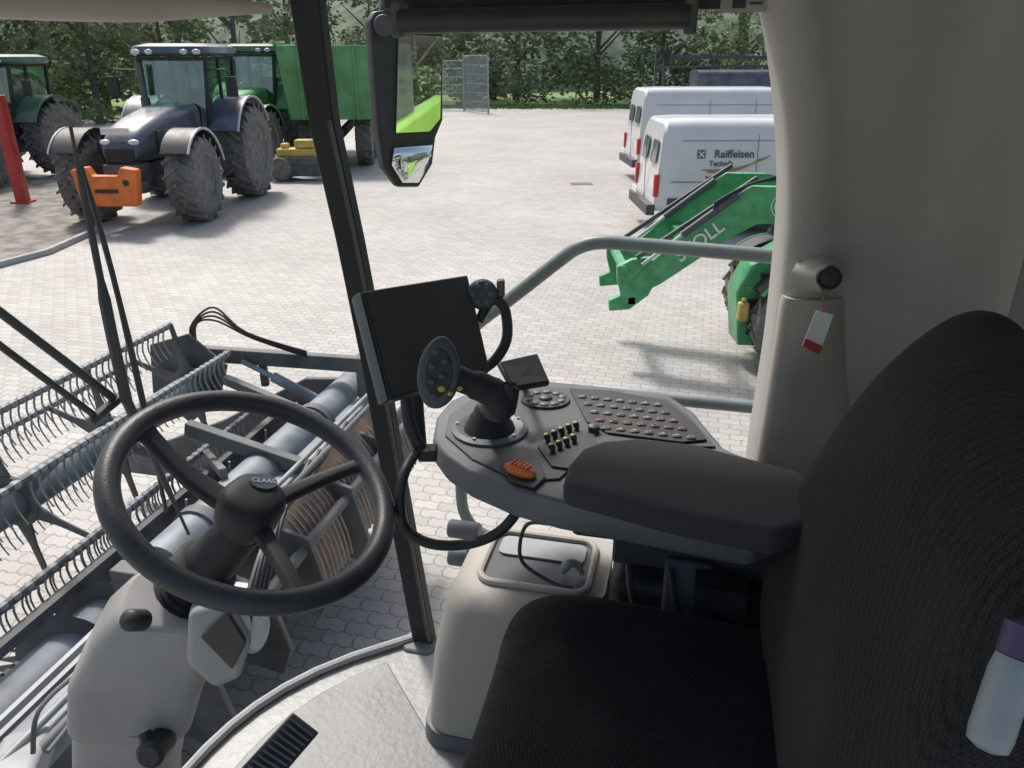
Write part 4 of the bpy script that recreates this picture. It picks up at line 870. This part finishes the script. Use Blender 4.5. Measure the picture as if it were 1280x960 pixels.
for i in range(N_+1):
    a = i*.33; r = 2.1+(R1-.02-2.1)*i/N_; d = FV*math.cos(a)+UP*math.sin(a); c = M3(2.5, r, .72); vs += [c+d*.155, c+d*.26]
fs = [(2*i, 2*i+1, 2*i+3, 2*i+2) for i in range(N_)]
b.add(vs, fs); b.build('auger_flight', M['frame'], au, world=True)
for i in range(34):
    r = R1-.1-i*.06; a = .7+i*.9; d = FV*math.cos(a)+UP*math.sin(a); c = M3(2.5, r, .72); MB().cyl(c+d*.15, c+d*.32, .007, n=6).build('auger_finger', M['palewire'], au, world=True)
b = MB(); b.rings([[M3(1.93, r, 1.1), M3(1.82, r, .95), M3(1.75, r, .75), M3(1.73, r, .6), M3(1.71, r, .6), M3(1.72, r, .75), M3(1.79, r, .97), M3(1.9, r, 1.12)] for r in (2.9, 4.4)]); b.build('rear_screen', M['rust'], hdr, world=True, ang=60)
for i in range(33):
    r = 4.37-i*.044; MB().tube([M3(1.92, r, 1.115), M3(1.79, r, .98), M3(1.71, r, .77), M3(1.69, r, .62)], .0055, 5, smooth=3).build('screen_bar', M['palewire'], hdr, world=True)
# drive line, pipes and hoses on the back of the header
MB().cyl(M3(1.72, 1.9, .95), M3(1.72, 4.3, .95), .03, n=12).build('drive_shaft', M['frame'], hdr, world=True)
MB().cyl(M3(1.84, 1.2, 1.2), M3(1.84, 4.35, 1.2), .018, n=10).build('oil_pipe', M['frame'], hdr, world=True)
MB().cyl(M3(1.9, 1.2, 1.22), M3(1.9, 4.35, 1.22), .014, n=10).build('oil_pipe', M['wire'], hdr, world=True)
for r in (2.0, 2.45, 2.85, 3.35, 3.9):
    MB().prism([M3(1.95, r, 1.1), M3(1.68, r, 1.02), M3(1.6, r, .7), M3(1.66, r, .55), M3(1.95, r, .6)], RV*.03).build('support_rib', M['frame'], hdr, world=True, bevel=.006)
MB().box(M3(1.75, 2.25, 1.0), (.2, .3, .22), (FV, RV, UP)).cyl(M3(1.6, 2.25, .98), M3(1.9, 2.25, .98), .09, n=18).build('gearbox', M['steel'], hdr, world=True, bevel=.02)
for k in range(5): MB().tube([M3(1.62, 2.1+k*.05, 1.05), M3(1.7, 2.5+k*.06, 1.22+.02*k), M3(1.8, 2.9+k*.05, 1.18), M3(1.88, 3.3+k*.12, 1.2)], .012, 6, smooth=5).build('hydraulic_hose', M['black'], hdr, world=True)
b = MB(); b.beam(M3(3.1, R0, .36), M3(3.1, R1, .36), .06, .05, UP)
for i in range(56):
    r = R1-.06-i*.066; b.add([M3(3.1, r-.025, .37), M3(3.1, r+.025, .37), M3(3.32, r, .33), M3(3.1, r, .41)], [(0, 1, 3), (1, 2, 3), (0, 3, 2), (0, 2, 1)])
b.build('knife', M['frame'], hdr, world=True)
b = MB(); b.prism([M3(1.95, R1, .2), M3(1.95, R1, 1.2), M3(2.5, R1, 1.15), M3(3.2, R1, .75), M3(4.1, R1, .35), M3(4.2, R1, .2)], RV*.05); b.build('end_panel', M['frame'], hdr, world=True, bevel=.01)
b = MB(); b.beam(M3(2.0, 4.35, 1.34), M3(3.2, 4.2, 1.38), .07, .10, UP); b.beam(M3(2.0, 4.35, 1.1), M3(2.0, 4.35, 1.4), .1, .1); b.beam(M3(2.7, 4.28, 1.36), M3(2.7, 4.28, 1.15), .05, .05); b.build('reel_arm', M['frame'], hdr, world=True, bevel=.01)
b = MB(); b.cyl(M3(2.1, 4.25, 1.0), M3(2.6, 4.22, 1.25), .035); b.cyl(M3(2.6, 4.22, 1.25), M3(2.8, 4.2, 1.35), .018); b.build('reel_ram', M['steel'], hdr, world=True)
for k in range(4): MB().tube([M3(2.35, 4.25, 1.40+k*.012), M3(2.7, 4.2-k*.02, 1.52+k*.02), M3(2.95, 4.2, 1.62+k*.03), M3(3.1, 4.2-k*.02, 1.58), M3(3.12, 4.2, 1.4)], .007, 6, smooth=6).build('hydraulic_hose', M['black'], hdr, world=True)
for p, q, ww, hh in (((1.9, 3.3, 1.15), (2.6, 3.3, 1.32), .06, .08), ((1.9, 2.2, 1.2), (2.2, 2.2, 1.2), .08, .12), ((2.1, 3.8, 1.2), (2.8, 4.0, 1.3), .05, .06), ((2.2, 3.0, 1.25), (2.75, 3.6, 1.0), .04, .05)): MB().beam(M3(*p), M3(*q), ww, hh).build('frame_bracket', M['frame'], hdr, world=True, bevel=.006)
MB().beam(M3(1.5, .75, 1.36), M3(1.95, 1.45, 1.14), .14, .10).build('coupler', M['lgrey'], hdr, world=True, bevel=.02)
MB().cyl(M3(1.45, .8, 1.46), M3(1.6, 1.12, 1.40), .035).build('coupler_tube', M['rust'], hdr, world=True)
MB().tube([M3(1.62, 1.2, 1.45), M3(1.62, 1.25, 1.55), M3(1.62, 1.38, 1.55), M3(1.64, 1.48, 1.47), M3(1.64, 1.38, 1.41), M3(1.62, 1.24, 1.41)], .007, 8, smooth=6).build('coupler_hose', M['frame'], hdr, world=True)
reel = thing('harvester_reel', M3(3.1, 3, 1.2), 0, 'pick-up reel with tine bars in front of the header', 'reel')
RC = (3.1, 1.2); RRd = .43; RE = 4.05
MB().cyl(M3(RC[0], 1.2, RC[1]), M3(RC[0], RE, RC[1]), .09, n=24).build('reel_tube', M['reeltube'], reel, world=True)
def tine_shape(b, c):
    b.tube([c, c-UP*.03+FV*.02, c-UP*.09+FV*.035, c-UP*.15+FV*.02, c-UP*.2-FV*.01], [.006, .006, .0055, .005, .004], 5, smooth=2)
    b.lathe([(.018, -.018), (.024, 0), (.018, .018)], c, RV, 8)
tine = None; nb = 6; base = MAT[reel.name].to_translation(); extra = MB()
for k in range(nb):
    a = 2*math.pi*k/nb+.35; f = RC[0]+math.cos(a)*RRd; z = RC[1]+math.sin(a)*RRd
    bar = MB().cyl(M3(f, 1.2, z), M3(f, RE, z), .018, n=8).build('tine_bar', M['frame'], reel, world=True)
    for i in range(16):
        r = RE-.05-i*.1
        tine_shape(extra, M3(f, r-.05, z))
        if tine is None:
            b = MB(); tine_shape(b, M3(0, 0, 0))
            tine = b.build('tine', M['wire'], bar); tine.location = M3(f, r, z)-base
        else:
            t2 = tine.copy(); C.objects.link(t2); t2.parent = bar; t2.location = M3(f, r, z)-base
    for i in range(10): tine_shape(extra, M3(f, RE-1.7-i*.07, z))
tag(extra.build('tine_row', M['wire'], reel, world=True), kind='stuff')
for r in (1.9, 2.6, 3.3, RE):
    b = MB()
    for k in range(nb):
        a = 2*math.pi*k/nb+.35; d = FV*math.cos(a)+UP*math.sin(a); c = M3(RC[0], r, RC[1])
        b.rings([rrect(c+d*.06, .12, .012, .005, d.cross(RV), RV, 2), rrect(c+d*.25, .045, .012, .005, d.cross(RV), RV, 2), rrect(c+d*RRd, .035, .012, .005, d.cross(RV), RV, 2)])
    b.lathe([(.1, -.01), (.14, -.01), (.14, .01), (.1, .01)], M3(RC[0], r, RC[1]), RV, 24, closed=True)
    b.build('spider', M['frame'], reel, world=True)
b = MB(); b.prism([M3(2.95, RE+.05, 1.1), M3(2.85, RE+.05, 1.35), M3(3.1, RE+.05, 1.55), M3(3.4, RE+.05, 1.45), M3(3.45, RE+.05, 1.1), M3(3.2, RE+.05, .9)], RV*.02); b.build('end_plate', M['frame'], reel, world=True, bevel=.004)
# ------------------------------------------------------------------ light
w = bpy.data.worlds.new('World'); bpy.context.scene.world = w; w.use_nodes = True
nt = w.node_tree; bg = nt.nodes['Background']; sky = nt.nodes.new('ShaderNodeTexSky'); sky.sky_type = 'NISHITA'; sky.sun_disc = False
EL, AZ = R(52), R(-28)
sky.sun_elevation = EL; sky.sun_rotation = AZ; sky.air_density = 1.3; sky.dust_density = 5.0; sky.ozone_density = 1
nt.links.new(sky.outputs[0], bg.inputs['Color']); bg.inputs['Strength'].default_value = .15
sl = bpy.data.lights.new('sun', 'SUN'); sl.energy = 3.3; sl.angle = R(9); sl.color = (1, .97, .935)
so = bpy.data.objects.new('sun', sl); C.objects.link(so)
sd = V((math.sin(AZ)*math.cos(EL), math.cos(AZ)*math.cos(EL), math.sin(EL)))
so.rotation_euler = sd.to_track_quat('Z', 'Y').to_euler()
cd = bpy.data.cameras.new('camera'); co = bpy.data.objects.new('camera', cd); C.objects.link(co)
cd.sensor_fit = 'HORIZONTAL'; cd.sensor_width = 36; cd.lens = 36*FPX/1280; cd.clip_end = 1500; cd.clip_start = .02
co.location = CAM; co.rotation_euler = (R(90)-PITCH, 0, 0)
bpy.context.scene.camera = co
vs_ = bpy.context.scene.view_settings; vs_.view_transform = 'Standard'; vs_.look = 'None'; vs_.exposure = 0
